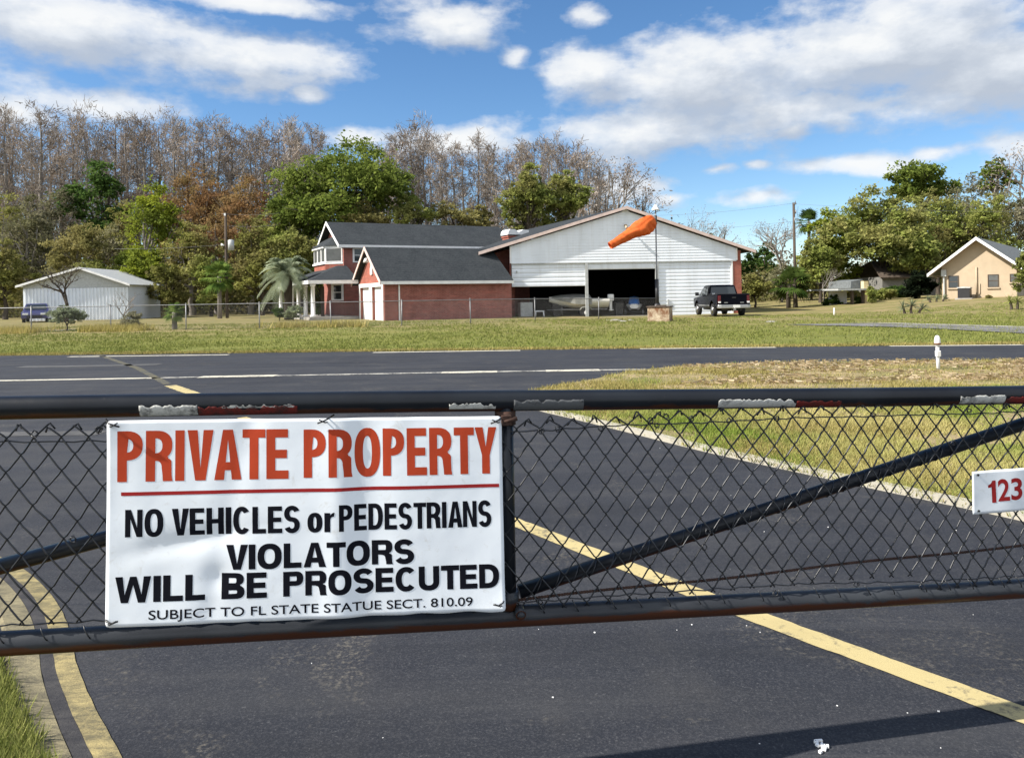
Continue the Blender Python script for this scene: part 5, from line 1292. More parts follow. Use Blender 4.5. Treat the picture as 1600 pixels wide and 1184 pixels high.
for px, v, s, lab in ((870, 1.3, 1.0, 'dark wheeled bin standing beside the white stool in the hangar'), (967, 1.3, 1.1, 'dark wheeled bin standing beside the outboard motor of the boat')):
    simple('wheeled_bin', lab, 'bin', inside(px, 495, v), HP.a, (
        ('body', lambda m: m.loft([[(-.24, -.24, .05), (.24, -.24, .05), (.24, .24, .05), (-.24, .24, .05)], [(-.3, -.31, .85), (.3, -.31, .85), (.3, .31, .85), (-.3, .31, .85)]], smooth=False), 'black_plastic'),
        ('lid', lambda m: m.prism([(-.34, .851), (.34, .851), (.34, .90), (0, .95), (-.34, .89)], 0, -.32, .32), 'black_plastic'),
        ('wheel', lambda m: m.tube([(-.2, .26, .1), (-.14, .26, .1)], .1, 12), 'rubber'), ('wheel', lambda m: m.tube([(.14, .26, .1), (.2, .26, .1)], .1, 12), 'rubber')), 'wheeled bins in the hangar')
simple('work_table', 'dark folding work table with clutter under the half raised hangar door', 'table', inside(893, 495, 1.0), HP.a, (
    ('top', lambda m: m.bx((-.75, -.35, .70), (.75, .35, .74)), 'black_plastic'),)+tuple(('leg', (lambda sx, sy: lambda m: m.tube([(sx*.68, sy*.3, 0), (sx*.68, sy*.3, .70)], .025, 6))(sx, sy), 'galv') for sx in (-1, 1) for sy in (-1, 1)))
# weeds and a dead bush by the block are part of the field plants below

# ------------------------------------------------------------------ utility poles
def pole(px, py0, Y, hh, label, extra):
    p = at(px, py0, Y); z = h(p.x, p.y)
    t = thing('utility_pole', label, 'utility pole', (p.x, p.y, z))
    m = MB(); m.tube([(0, 0, -.5), (0, 0, hh)], [.125, .095], 10); m.build('pole', M['wood'], t)
    extra(t, hh); return t, Vector((p.x, p.y, z))
zL = at(355, 334, 62).z-.2
def exL(t, hh):
    zt_ = at(357, 384, 62).z-.2
    m = MB(); m.tube([(.42, -.02, zt_-.42), (.42, -.02, zt_+.38), (.42, -.02, zt_+.44)], [.24, .24, .10], 14); m.build('transformer', M['grey_metal'], t)
    m = MB(); m.tube([(-.12, -.05, zt_), (-.35, -.08, zt_+.02)], [.05, .13], 10); m.build('lamp', M['white_plastic'], t)
    m = MB(); m.bx((-.07, -.16, hh-.22), (.07, -.11, hh-.02)); m.build('insulator', M['white_plastic'], t)
    m = MB()
    for zz, x0, x1 in ((hh-.05, -.3, 4.4), (hh-1.0, 0, 4.2), (zt_+.1, -9.0, .4)):
        m.tube([(x0+(x1-x0)*i/8, .02*i, zz-.12*math.sin(math.pi*i/8)+(0 if x0 > -5 else -.03*(8-i))) for i in range(9)], .008, 5)
    m.build('wire', M['galv'], t)
pole(355, 495, 62, zL, 'weathered wooden pole with grey transformer against the brown trees', exL)
zR = at(1243, 314, 62).z-.5
def exR(t, hh):
    m = MB(); m.bx((-.05, -.16, hh-.16), (.16, .1, hh-.02)); m.tube([(.1, -.1, hh-.02), (.1, -.1, hh+.14)], .035, 8); m.tube([(0, -.14, hh-1.7), (0, -.14, hh-1.2)], .05, 8); m.tube([(.12, -.1, hh-.9), (.12, -.1, hh-.6)], .05, 8); m.build('insulator', M['galv'], t)
    m = MB()
    for z0, dx, dz in ((hh-.1, 24, -.8), (hh-.05, -13, -.6), (hh-1.5, -13, -.3)): m.tube([(dx*i/10, 2.0*i/10, z0+dz*i/10-.25*math.sin(math.pi*i/10)) for i in range(11)], .008, 5)
    m.tube([(.35, 0, hh-.3), (.30, 0, hh-.9), (.2, 0, hh-1.5)], .012, 5); m.build('wire', M['galv'], t)
pole(1243, 486, 62, zR, 'tall dark utility pole rising beside the oak and palm', exR)
# air conditioner against the bungalow
u, _ = TP.uz(1507.5, 470, -.85); q = TP.o+TP.u*u+TP.v*-.85
ac = thing('air_conditioner', 'dark square air conditioner unit on a slab against the beige wall', 'air conditioner', (q.x, q.y, h(q.x, q.y)), TP.a)
m = MB(); m.bx((-.36, -.36, .06), (.36, .36, .72)); m.build('housing', M['black_plastic'], ac, .02)
m = MB(); m.bx((-.40, -.40, .721), (.40, .40, .79)); m.tube([(0, 0, .79), (0, 0, .815)], .28, 18); m.build('fan_cover', M['grey_metal'], ac, .02)
m = MB(); m.bx((-.5, -.5, -.1), (.5, .5, .06)); m.build('slab', M['concrete'], ac)
# ------------------------------------------------------------------ trees and plants
M['bark_grey'] = mat_bark('grey_bark', (.12, .105, .09), (.29, .26, .23), 1.5)
M['bark_dark'] = mat_bark('dark_bark', (.035, .028, .022), (.11, .09, .07), 2)
def lm(k, *a, **kw): M[k] = leafmat(k, *a, **kw)
lm('cypress_twigs', (.135, .117, .102), (.47, .42, .37), (.29, .22, .165), trans=.2)
lm('leaf_oak_green', (.055, .088, .018), (.24, .285, .062), None)
lm('leaf_dark_green', (.026, .056, .016), (.12, .185, .045), None)
lm('leaf_yellow_green', (0.101, 0.136, 0.016), (0.380, 0.419, 0.046), (0.186, 0.232, 0.054))
lm('leaf_rust', (.15, .085, .042), (.43, .25, .12), (.22, .17, .07))
lm('leaf_olive', (.090, .100, .026), (.35, .345, .10), (.23, .19, .085))
lm('leaf_gold', (.15, .13, .045), (.41, .36, .15), (.20, .19, .07))
lm('leaf_moss', (.095, .120, .030), (.37, .41, .105), (.26, .24, .09))
lm('leaf_greybrown', (.105, .098, .060), (.34, .315, .205), (.20, .20, .09))
lm('leaf_black', (.006, .010, .006), (.025, .035, .018), None)
lm('leaf_silver', (0.093, 0.116, 0.070), (0.388, 0.434, 0.264), None)
lm('leaf_palm', (0.031, 0.070, 0.016), (0.171, 0.232, 0.054), None)
lm('leaf_pindo', (0.116, 0.147, 0.085), (0.558, 0.620, 0.419), None)
lm('leaf_under', (.055, .060, .022), (.25, .25, .085), (.15, .12, .06))
lm('leaf_far', (0.085, 0.074, 0.062), (0.310, 0.271, 0.232), (0.139, 0.132, 0.078))

def quads(C, S, rs, elong=1.6, flat=.35, tone=None):
    """leaf-sized quads at points C, random turn, leaning to face upward"""
    n = len(C)
    nrm = rs.normal(0, 1, (n, 3)); nrm[:, 2] = np.abs(nrm[:, 2])+flat; nrm /= np.linalg.norm(nrm, axis=1)[:, None]
    a = np.cross(nrm, rs.normal(0, 1, (n, 3))); a /= np.linalg.norm(a, axis=1)[:, None]; b = np.cross(nrm, a)
    s = S*rs.uniform(.55, 1.35, n)[:, None]
    p = [C-a*s*elong/2, C-b*s/2*rs.uniform(.5, 1, n)[:, None], C+a*s*elong/2, C+b*s/2*rs.uniform(.5, 1, n)[:, None]]
    return np.stack(p, 1).reshape(-1, 3), np.arange(n*4).reshape(-1, 4)
def crown(blobs, rs, ncl, nlf, size, rcl=.26, elong=1.6, flat=.35, inner=.45):
    """blobs: (centre, radii). Clumps on and inside every blob, leaves round every clump."""
    Cs, Ts = [], []
    vol = np.array([b[1][0]*b[1][2]+b[1][0]*b[1][1] for b in blobs]); vol = vol/vol.sum()
    for (c, r), f in zip(blobs, vol):
        k = max(3, int(ncl*f)); d = rs.normal(0, 1, (k, 3)); d /= np.linalg.norm(d, axis=1)[:, None]
        rad = rs.uniform(inner, 1.0, k)**.6
        P = np.array(c)+d*rad[:, None]*np.array(r)*rs.uniform(.85, 1.12, (k, 1))
        cr = rcl*np.mean(r)*rs.uniform(.55, 1.45, k)
        t = rs.uniform(0, 1, k)
        for q in range(k):
            m_ = max(2, int(nlf*rs.uniform(.5, 1.5)))
            g = rs.normal(0, 1, (m_, 3))*np.array([1, 1, .62])*cr[q]*.6
            Cs.append(P[q]+g); Ts.append(np.clip(t[q]*.65+rs.uniform(0, .35, m_), 0, 1))
    C = np.concatenate(Cs); T = np.concatenate(Ts)
    V, Fq = quads(C, size, rs, elong, flat); return V, Fq, T
def limb(m, a, b, r0, r1, rg, n=6, sag=.12, sides=6):
    a, b = Vector(a), Vector(b); L = (b-a).length; pts = []
    off_ = Vector((rg.uniform(-1, 1), rg.uniform(-1, 1), rg.uniform(.0, .8)))*L*sag
    for i in range(n+1):
        t = i/n; pts.append(a.lerp(b, t)+off_*math.sin(math.pi*t)+Vector((rg.gauss(0, .02), rg.gauss(0, .02), 0))*L*(.5 if 0 < i < n else 0))
    m.tube(pts, [r0+(r1-r0)*(i/n)**.8 for i in range(n+1)], sides, cap=False)
def place(px, Y):
    X = ray(px, 470).x*Y; return X, Y, h(X, Y)-.05
def tree(name, label, cat, px, top, w, bot, Y, leaf, seed, n=5200, size=.34, bark='bark_grey', nb=8, gaps=1.0, group=None, depth=.8, trunk=True, elong=1.5, shape='round', rcl=.30, tpx=None):
    rs = np.random.default_rng(seed); rg = random.Random(seed)
    X, Yw, z = place(px, Y); s = Y/F
    yh = CY-(px-CX)*math.tan(ROLL)
    zt, zb, W = EYE+(yh-top)*s-z, EYE+(yh-bot)*s-z, w*s
    zb = max(zb, .1*zt if trunk else -.1); cz, rz = (zt+zb)/2, (zt-zb)/2
    n = int(n*1.75); size *= .72
    t = thing(name, label, cat, (X, Yw, z), 0, group)
    blobs = []
    for k in range(nb):
        a = 2*math.pi*(k+rg.random()*.8)/nb; e = rg.uniform(-.85, .80)
        if shape == 'dome': e = rg.uniform(-.55, .78)
        q = math.sqrt(max(.05, 1-e*e*.9))*rg.uniform(.50, .68)
        br = rg.uniform(.30, .46)
        blobs.append(((math.cos(a)*W/2*q, math.sin(a)*W/2*q*depth, cz+e*rz*.68), (W/2*br*1.12, W/2*br*depth*1.1, min(rz*.5, W/2)*br*1.25)))
    blobs.append(((0, 0, cz+rz*.1), (W*.30, W*.30*depth, rz*.62)))
    blobs.append(((rg.uniform(-.12, .12)*W, 0, zt-rz*.34), (W*.22, W*.2*depth, rz*.33)))
    ncl = int(60*gaps+n/60); nlf = n/ncl
    V, Fq, T = crown(blobs, rs, ncl, nlf, size, rcl, elong)
    k = V[:, 2] > .05*zt if trunk else V[:, 2] > -9
    me = cloud_mesh('crown', V, Fq, T)
    link('crown', me, M[leaf], t)
    m = MB(); R0 = max(.10, .028*zt)*(1 if trunk else .4)
    fork = max(zb+.12*rz, .22*zt)
    tx = 0 if tpx is None else (tpx-px)*s
    m.tube([(tx, 0, -.3), (tx*.9, .0, fork*.3), (tx*.6+rg.uniform(-.02, .02)*zt, 0, fork*.7), (tx*.3, 0, fork)], [R0*1.35, R0, R0*.86, R0*.8], 9, cap=False)
    limb(m, (tx*.3, 0, fork), (0, 0, zt-rz*.3), R0*.7, R0*.12, rg, 7, .08, 7)
    for c, r in blobs[:-2]:
        limb(m, (tx*.3*rg.random(), 0, fork+(c[2]-fork)*rg.uniform(0, .35)), c, R0*.45, R0*.08, rg, 6, .14)
        for q in range(3):
            e = (c[0]+rg.uniform(-1, 1)*r[0], c[1]+rg.uniform(-1, 1)*r[1], c[2]+rg.uniform(-.4, 1)*r[2]); limb(m, Vector(c)*.7+Vector((0, 0, fork*.3)), e, R0*.16, R0*.03, rg, 4, .1, 4)
    m.build('trunk', M[bark], t); return t

# --- bald cypress, bare and grey: four patterns copied through the wood
def cypress(seed, Hh):
    rs = np.random.default_rng(seed); rg = random.Random(seed)
    m = MB(); wob = [Vector((rg.gauss(0, .18), rg.gauss(0, .12), 0)) for _ in range(9)]
    pts = [Vector((wob[i].x*(i > 0)*i/8*1.6, wob[i].y*(i > 0), Hh*i/8)) for i in range(9)]
    m.tube([pts[0]-Vector((0, 0, .4))]+pts, [.55]+[.42*(1-i/8)**.85+.03 for i in range(9)], 7, cap=False)
    C, T, A = [], [], []
    nbr = 50
    for k in range(nbr):
        f = .30+.70*(k+rg.random())/nbr; z = Hh*f; i = min(7, int(f*8)); base = pts[i].lerp(pts[i+1], f*8-i)
        Lb = Hh*(.10*(1-((f-.60)/.60)**2)+.022)*rg.uniform(.5, 1.3); a = rg.uniform(0, 2*math.pi); el = R(rg.uniform(15, 66))
        d = Vector((math.cos(a)*math.cos(el), math.sin(a)*math.cos(el), math.sin(el)))
        end = base+d*Lb+Vector((0, 0, .25*Lb*rg.random()))
        limb(m, base, end, .075*(1.15-f), .014, rg, 4, .12, 4)
        q = int(30*Lb/2.5)+10
        for _ in range(q):
            t = rg.uniform(.15, 1.08)**.8; p = base.lerp(end, t)+Vector((rg.gauss(0, .32), rg.gauss(0, .32), rg.gauss(.05, .34)))
            C.append(p); A.append(d); T.append(rg.random())
        for _ in range(3):                              # side twigs
            t = rg.uniform(.3, .95); p = base.lerp(end, t); e = p+Vector((rg.gauss(0, .6), rg.gauss(0, .6), rg.uniform(.1, 1.0)))
            limb(m, p, e, .028, .010, rg, 2, .1, 3)
    C = np.array([tuple(p) for p in C]); T = np.array(T); A = np.array([tuple(a) for a in A]); n = len(C)
    # fine twigs: long slivers, mostly pointing out and up
    dr = A*.7+rs.normal(0, .75, (n, 3)); dr[:, 2] += .35; dr /= np.linalg.norm(dr, axis=1)[:, None]
    sd_ = np.cross(dr, rs.normal(0, 1, (n, 3))); sd_ /= np.linalg.norm(sd_, axis=1)[:, None]
    L = rs.uniform(.30, .95, n)[:, None]; w = rs.uniform(.022, .062, n)[:, None]
    V1 = np.stack([C-sd_*w, C+sd_*w, C+dr*L+sd_*w*.5, C+dr*L-sd_*w*.5], 1).reshape(-1, 3)
    # knots of old needles and moss
    k = rs.random(n) < .16; C2 = C[k]+rs.normal(0, .12, (k.sum(), 3)); V2, F2 = quads(C2, .17, rs, 1.4)
    V = np.concatenate([V1, V2]); Fq = np.arange(len(V)).reshape(-1, 4); TT = np.concatenate([T, rs.uniform(0, .55, k.sum())])
    return m.mesh('trunk'), cloud_mesh('crown', V, Fq, TT)
cyp = [cypress(40+i, 26.0) for i in range(5)]
proto = []
for tm, cm in cyp: tm.materials.append(M['bark_grey']); cm.materials.append(M['cypress_twigs'])
def put_cypress(px, top, Y, k, label, group, rz):
    X, Yw, z = place(px, Y); s = Y/F; zt = EYE+(CY-(px-CX)*math.tan(ROLL)-top)*s-z
    t = thing('cypress_tree', label, 'tree', (X, Yw, z), rz, group)
    sx = rng.uniform(.78, 1.12); t.scale = (sx, sx, zt/26.0)
    for nm, me in (('trunk', cyp[k][0]), ('crown', cyp[k][1])):
        o = bpy.data.objects.new(nm, me); COL.objects.link(o); o.parent = t
g1, g2 = 'bare cypresses in the wood behind the metal shed', 'bare cypresses behind the brick house and hangar'
l1, l2 = 'tall bare grey cypress in the wood behind the metal shed', 'tall bare grey cypress in the wood behind the brick house'
tops = [(-40, 185), (-14, 190), (8, 176), (28, 188), (50, 205), (70, 166), (92, 192), (115, 178), (138, 180), (160, 195), (183, 182), (203, 174), (225, 196), (248, 184), (275, 178), (298, 186), (322, 182), (346, 192), (370, 196), (393, 196), (415, 190), (437, 196), (452, 194), (472, 204), (494, 196)]
tops2 = [(604, 232), (622, 220), (643, 211), (664, 206), (690, 226), (713, 230), (748, 216), (770, 238), (797, 246), (818, 228), (840, 226), (864, 224), (886, 240), (909, 236), (934, 258)]
for lst, l, g in ((tops, l1, g1), (tops2, l2, g2)):
    for j, (px, tp) in enumerate(lst):
        if l == l1: tp += 11
        put_cypress(px+rng.uniform(-4, 4), tp+rng.uniform(-5, 8), rng.uniform(102, 114), j % 5, l, g, rng.uniform(0, 6.28))
        put_cypress(px+rng.uniform(7, 15), tp+rng.uniform(5, 34), rng.uniform(118, 136), (j+2) % 5, l, g, rng.uniform(0, 6.28))
T_ = tree
T_('oak_tree', 'very broad green oak with pale limbs standing over the upper roof of the brick house', 'tree', 546, 216, 236, 400, 82, 'leaf_oak_green', 1, 15500, .40, 'bark_grey', 22, 2.4, shape='dome', rcl=.30)
T_('oak_tree', 'lower green oak between the rust brown tree and the house gable', 'tree', 468, 278, 92, 450, 79, 'leaf_oak_green', 3, 4800, .36, 'bark_grey', 8)
T_('oak_tree', 'dark green round tree standing among the grey cypresses', 'tree', 152, 247, 108, 410, 90, 'leaf_dark_green', 4, 5600, .40, 'bark_dark', 9, 1.2)
T_('young_tree', 'tall yellow green tree between the dark tree and the rust coloured one', 'tree', 234, 284, 116, 490, 78, 'leaf_yellow_green', 5, 7400, .30, 'bark_grey', 10)
T_('maple_tree', 'rust coloured tree with a rounded top before the cypresses', 'tree', 302, 256, 156, 450, 89, 'leaf_rust', 6, 9600, .28, 'bark_grey', 10, 1.4)
T_('maple_tree', 'smaller rust brown tree beside the utility pole', 'tree', 392, 272, 130, 460, 86, 'leaf_rust', 7, 7600, .28, 'bark_grey', 9, 1.4)
T_('small_tree', 'golden leaved small tree right behind the metal shed roof', 'tree', 124, 346, 112, 440, 76, 'leaf_gold', 8, 4200, .27, 'bark_grey', 9, 1.3)
T_('scrub_tree', 'grey brown scrubby tree beside the golden tree', 'tree', 46, 300, 100, 480, 80, 'leaf_greybrown', 9, 5200, .25, 'bark_grey', 9, 1.3)
T_('scrub_tree', 'olive scrub tree at the open end of the metal shed', 'tree', 8, 372, 96, 505, 72, 'leaf_olive', 10, 4600, .28, 'bark_dark', 8)
T_('scrub_tree', 'grey leafless scrub tree under the dark green tree', 'tree', 180, 352, 80, 470, 82, 'leaf_greybrown', 11, 3000, .24, 'bark_grey', 8)
T_('scrub_tree', 'olive brown tree around the foot of the rust coloured tree', 'tree', 300, 345, 120, 500, 76, 'leaf_olive', 12, 5400, .26, 'bark_grey', 9)
T_('scrub_tree', 'low yellow green tree beside the metal shed', 'tree', 222, 385, 80, 500, 72, 'leaf_yellow_green', 13, 4200, .27, 'bark_dark', 8)
T_('scrub_tree', 'olive tree behind the weathered pole with the transformer', 'tree', 392, 338, 96, 490, 76, 'leaf_olive', 14, 4600, .27, 'bark_grey', 8)
T_('scrub_tree', 'moss green tree behind the pale fronded palm by the porch', 'tree', 452, 352, 100, 490, 72, 'leaf_moss', 15, 5200, .27, 'bark_dark', 8)
T_('scrub_tree', 'green tree tucked against the gable of the two storey house', 'tree', 502, 372, 76, 490, 74, 'leaf_moss', 16, 3800, .27, 'bark_dark', 7)
T_('scrub_tree', 'leafy brown tree between the fan palm and the metal shed', 'tree', 262, 410, 70, 500, 68, 'leaf_olive', 17, 3200, .25, 'bark_dark', 7)
T_('scrub_tree', 'dull olive tree at the edge of the wood beyond the parked car', 'tree', -10, 285, 130, 480, 86, 'leaf_olive', 60, 6000, .27, 'bark_grey', 9)
T_('scrub_tree', 'wide grey green tree filling the wood above the golden tree', 'tree', 84, 292, 120, 470, 88, 'leaf_greybrown', 61, 6400, .26, 'bark_grey', 9)
T_('scrub_tree', 'olive tree between the dark green tree and the yellow green one', 'tree', 190, 312, 92, 470, 86, 'leaf_olive', 62, 4600, .26, 'bark_dark', 8)
T_('scrub_tree', 'brown twiggy tree under the rust coloured crown', 'tree', 340, 322, 120, 480, 82, 'leaf_rust', 63, 5200, .24, 'bark_grey', 9)
T_('scrub_tree', 'dusky green tree joining the rust brown tree and the broad oak', 'tree', 436, 318, 104, 480, 81, 'leaf_moss', 64, 5600, .26, 'bark_dark', 9)
T_('scrub_tree', 'dark olive tree low behind the palm by the porch', 'tree', 410, 392, 96, 500, 70, 'leaf_olive', 65, 4600, .25, 'bark_dark', 8)
T_('scrub_tree', 'dim green tree behind the far corner of the metal shed', 'tree', 150, 400, 90, 500, 74, 'leaf_moss', 66, 3600, .26, 'bark_dark', 8)
T_('scrub_tree', 'leafy olive tree between the lamp pole and the slim fan palm', 'tree', 330, 398, 84, 500, 70, 'leaf_moss', 67, 4200, .25, 'bark_dark', 8)
T_('oak_tree', 'grey green rounded oak between the mossy oak and the brown budding tree', 'tree', 1462, 296, 116, 440, 78, 'leaf_moss', 68, 7000, .26, 'bark_dark', 10)
T_('oak_tree', 'soft grey green oak filling the skyline over the bungalow roof', 'tree', 1540, 300, 120, 430, 76, 'leaf_moss', 69, 7000, .25, 'bark_dark', 10)
T_('scrub_tree', 'shaded olive shrub tree behind the carport and the twin trunked palm', 'tree', 1268, 404, 80, 486, 72, 'leaf_olive', 70, 4200, .24, 'bark_dark', 8)
T_('scrub_tree', 'low olive thicket tree along the lawn behind the pickup', 'tree', 1150, 440, 60, 488, 72, 'leaf_olive', 71, 2600, .24, 'bark_dark', 7)
T_('shrub', 'leafy green bush hiding the near corner of the grey outbuilding', 'shrub', 1382, 450, 46, 480, 60, 'leaf_moss', 73, 2600, .2, 'bark_dark', 7, trunk=False)
T_('scrub_tree', 'full green tree standing between the utility pole and the carport', 'tree', 1282, 372, 74, 486, 66, 'leaf_moss', 74, 4600, .25, 'bark_dark', 8)
T_('shrub', 'wide olive bush in the gap under the leaning oak beside the carport', 'shrub', 1318, 436, 60, 476, 66, 'leaf_olive', 75, 2600, .22, 'bark_dark', 7, trunk=False)
T_('shrub', 'dark bush between the oak trunk and the grey outbuilding', 'shrub', 1405, 446, 50, 478, 62, 'leaf_dark_green', 72, 2400, .2, 'bark_dark', 6, trunk=False)
for k, (px, tp, w) in enumerate(((575, 312, 84), (640, 306, 100), (706, 310, 92), (750, 318, 60))):
    T_('wax_myrtle', ('yellow olive shrub tree peeking over the left part of the house ridge' if k == 0 else ('wide yellow olive shrub tree over the middle of the house ridge', 'yellow olive shrub tree over the house ridge before the thin cypress', 'small yellow olive shrub tree next to the chimney')[k-1]).replace('left part', 'gable end'), 'tree', px, tp, w, 385, 78+k, 'leaf_gold' if k != 1 else 'leaf_moss', 20+k, 3600, .26, 'bark_dark', 8, rcl=.26)
T_('oak_tree', 'olive green oak above the chimney', 'tree', 827, 254, 84, 380, 84, 'leaf_moss', 26, 6200, .32, 'bark_dark', 9)
T_('oak_tree', 'dark olive oak over the slope of the hangar roof', 'tree', 882, 264, 86, 380, 86, 'leaf_moss', 27, 6400, .32, 'bark_dark', 9)
# to the other side of the hangar
T_('pine_tree', 'dark pine tip showing over the hangar eave', 'tree', 1112, 361, 26, 420, 110, 'leaf_dark_green', 30, 900, .36, 'bark_dark', 5)
T_('pine_tree', 'dark pine rising just beyond the hangar corner', 'tree', 1196, 374, 52, 450, 98, 'leaf_dark_green', 31, 2600, .36, 'bark_dark', 7)
T_('pine_tree', 'low dark pine close beside the brick pier', 'tree', 1172, 390, 44, 460, 92, 'leaf_dark_green', 32, 2200, .34, 'bark_dark', 6)
T_('scrub_tree', 'olive bush tree behind the parked pickup', 'tree', 1180, 428, 66, 488, 66, 'leaf_olive', 33, 3000, .24, 'bark_dark', 7)
T_('scrub_tree', 'grey brown thicket under the tall utility pole', 'tree', 1222, 412, 70, 480, 74, 'leaf_greybrown', 34, 3000, .22, 'bark_grey', 7)
T_('oak_tree', 'spreading mossy oak with a thick dark trunk beside the beige bungalow', 'tree', 1378, 288, 178, 452, 68, 'leaf_moss', 36, 12500, .30, 'bark_dark', 14, 1.5, shape='dome', rcl=.26, tpx=1385)
T_('oak_tree', 'lighter green oak leaning over the carport', 'tree', 1300, 326, 104, 466, 70, 'leaf_yellow_green', 37, 6400, .29, 'bark_dark', 9, 1.3)
T_('oak_tree', 'drooping green oak bough tree next to the oak trunk', 'tree', 1432, 352, 90, 452, 66, 'leaf_moss', 38, 5600, .28, 'bark_dark', 9, 1.3)
T_('oak_tree', 'vivid green round oak crown above the mossy oak', 'tree', 1440, 250, 124, 330, 96, 'leaf_oak_green', 39, 6000, .42, 'bark_dark', 9, 1.3, shape='dome')
T_('oak_tree', 'brown budding tree behind the bungalow gable', 'tree', 1500, 272, 128, 440, 84, 'leaf_greybrown', 41, 8200, .24, 'bark_grey', 10, 1.3)
T_('oak_tree', 'grey olive tree over the bungalow ridge', 'tree', 1572, 292, 120, 440, 80, 'leaf_greybrown', 42, 7600, .24, 'bark_grey', 10, 1.3)
T_('oak_tree', 'open green tree with sky showing through above the bungalow', 'tree', 1560, 244, 66, 320, 100, 'leaf_oak_green', 43, 1700, .40, 'bark_grey', 6, .7)
T_('oak_tree', 'moss green tree beyond the far end of the bungalow', 'tree', 1670, 260, 130, 460, 82, 'leaf_moss', 44, 6000, .32, 'bark_grey', 9)
T_('scrub_tree', 'olive tree between the mossy oak and the bungalow eave', 'tree', 1466, 348, 76, 460, 76, 'leaf_olive', 45, 4600, .27, 'bark_dark', 8)
T_('shrub', 'very dark dense shrub against the end of the bungalow', 'shrub', 1436, 424, 60, 476, 58, 'leaf_black', 46, 3800, .22, 'bark_dark', 7, trunk=False)
T_('shrub', 'dark leafy bush beside the carport', 'shrub', 1300, 460, 34, 486, 60, 'leaf_dark_green', 47, 1500, .18, 'bark_dark', 5, trunk=False)
T_('shrub', 'green vine covered bush against the cream carport wall', 'shrub', 1362, 446, 20, 480, 57, 'leaf_moss', 48, 1100, .16, 'bark_dark', 5, trunk=False)
T_('shrub', 'low green bush growing inside the carport', 'shrub', 1340, 463, 18, 482, 58.5, 'leaf_palm', 49, 700, .15, 'bark_dark', 5, trunk=False)
T_('citrus_tree', 'small glossy leaved tree beside the bungalow wall', 'tree', 1603, 388, 46, 466, 45, 'leaf_moss', 50, 1500, .20, 'bark_dark', 6, .8)
T_('shrub', 'dusky grey green bush against the fence in front of the metal shed', 'shrub', 104, 476, 66, 515, 39.0, 'leaf_silver', 51, 3200, .10, 'bark_dark', 8, trunk=False)
T_('shrub', 'straw coloured bush at the fence beside the dusky bush', 'shrub', 203, 486, 46, 516, 38.5, 'leaf_greybrown', 52, 2000, .09, 'bark_dark', 7, trunk=False)
T_('shrub', 'rounded clipped bush by the porch columns', 'shrub', 458, 476, 38, 500, 50, 'leaf_silver', 53, 2200, .10, 'bark_dark', 7, trunk=False)
T_('shrub', 'second clipped bush under the pale palm', 'shrub', 436, 480, 30, 500, 50.5, 'leaf_dark_green', 54, 1800, .10, 'bark_dark', 6, trunk=False)
T_('shrub', 'dark bush on the porch edge behind the columns', 'shrub', 497, 472, 24, 498, 57, 'leaf_dark_green', 55, 900, .12, 'bark_dark', 5, trunk=False)
T_('shrub', 'yellow flowering bush at the foot of the bungalow wall', 'shrub', 1545, 461, 14, 474, 50.2, 'leaf_gold', 56, 500, .10, 'bark_dark', 4, trunk=False)

# --- leafless trees
def bare(name, label, px, top, Y, seed, spread, mat='bark_grey', tw=1.0, leaf=None, r0=None):
    rg = random.Random(seed); rs = np.random.default_rng(seed)
    X, Yw, z = place(px, Y); zt = EYE+(CY-(px-CX)*math.tan(ROLL)-top)*Y/F-z
    t = thing(name, label, 'tree', (X, Yw, z)); m = MB(); tips = []
    def grow(a, d, L, r, dep):
        b = a+d*L; limb(m, a, b, r, r*.62, rg, 4, .07, 5 if dep < 2 else 4)
        if dep >= 5 or r < .006: tips.append(b); return
        for q in range(rg.choice((2, 3, 3) if dep < 4 else (2, 2))):
            e = (d+Vector((rg.gauss(0, spread), rg.gauss(0, spread), rg.gauss(.10, .30)))).normalized()
            grow(a.lerp(b, rg.uniform(.6, 1.0)), e, L*rg.uniform(.58, .85), r*rg.uniform(.50, .66), dep+1)
    grow(Vector((0, 0, -.2)), Vector((.04, 0, 1)), zt*.33, r0 or zt*.022, 0)
    m2 = max(v[2] for v in m.v); k = zt/m2; m.v = [(v[0]*k, v[1]*k, v[2]*k) for v in m.v]
    m.build('trunk', M[mat], t)
    C = np.array([tuple(p*k) for p in tips]); C = np.repeat(C, 12, 0)+rs.normal(0, .026*zt*(.4+tw*.5), (len(C)*12, 3))
    V, Fq = quads(C, .0075*zt*(.5+.5*tw), rs, 3.4); link('crown', cloud_mesh('crown', V, Fq, rs.random(len(Fq))), M[leaf or 'cypress_twigs'], t)
    return t
bare('bare_tree', 'bare crooked tree with drooping boughs in front of the metal shed', 103, 408, 58, 3, .55, 'bark_dark', .7, 'leaf_greybrown', .17)
bare('bare_tree', 'faint leafless tree standing behind the hangar roof', 1074, 328, 92, 8, .34, 'bark_grey', .6)
bare('bare_tree', 'leafless grey tree next to the tall utility pole', 1222, 346, 80, 11, .50, 'bark_grey', .9)
bare('bare_tree', 'bare branching tree at the edge of the view above the bungalow', 1608, 216, 92, 13, .50, 'bark_grey', .8)
bare('bare_tree', 'small bare sapling by the straw coloured bush', 192, 455, 52, 17, .5, 'bark_grey', .8)
bare('bare_tree', 'tall thin leafless tree at the end of the cypress row by the hangar', 912, 232, 96, 21, .22, 'bark_grey', .6)
bare('bare_tree', 'leafless tree with clumps of moss above the hangar roof', 938, 256, 92, 23, .36, 'bark_grey', 1.2)
bare('bare_tree', 'slender bare trunk among the shrubs beside the carport', 1287, 420, 62, 27, .3, 'bark_grey', .8, 'leaf_greybrown')

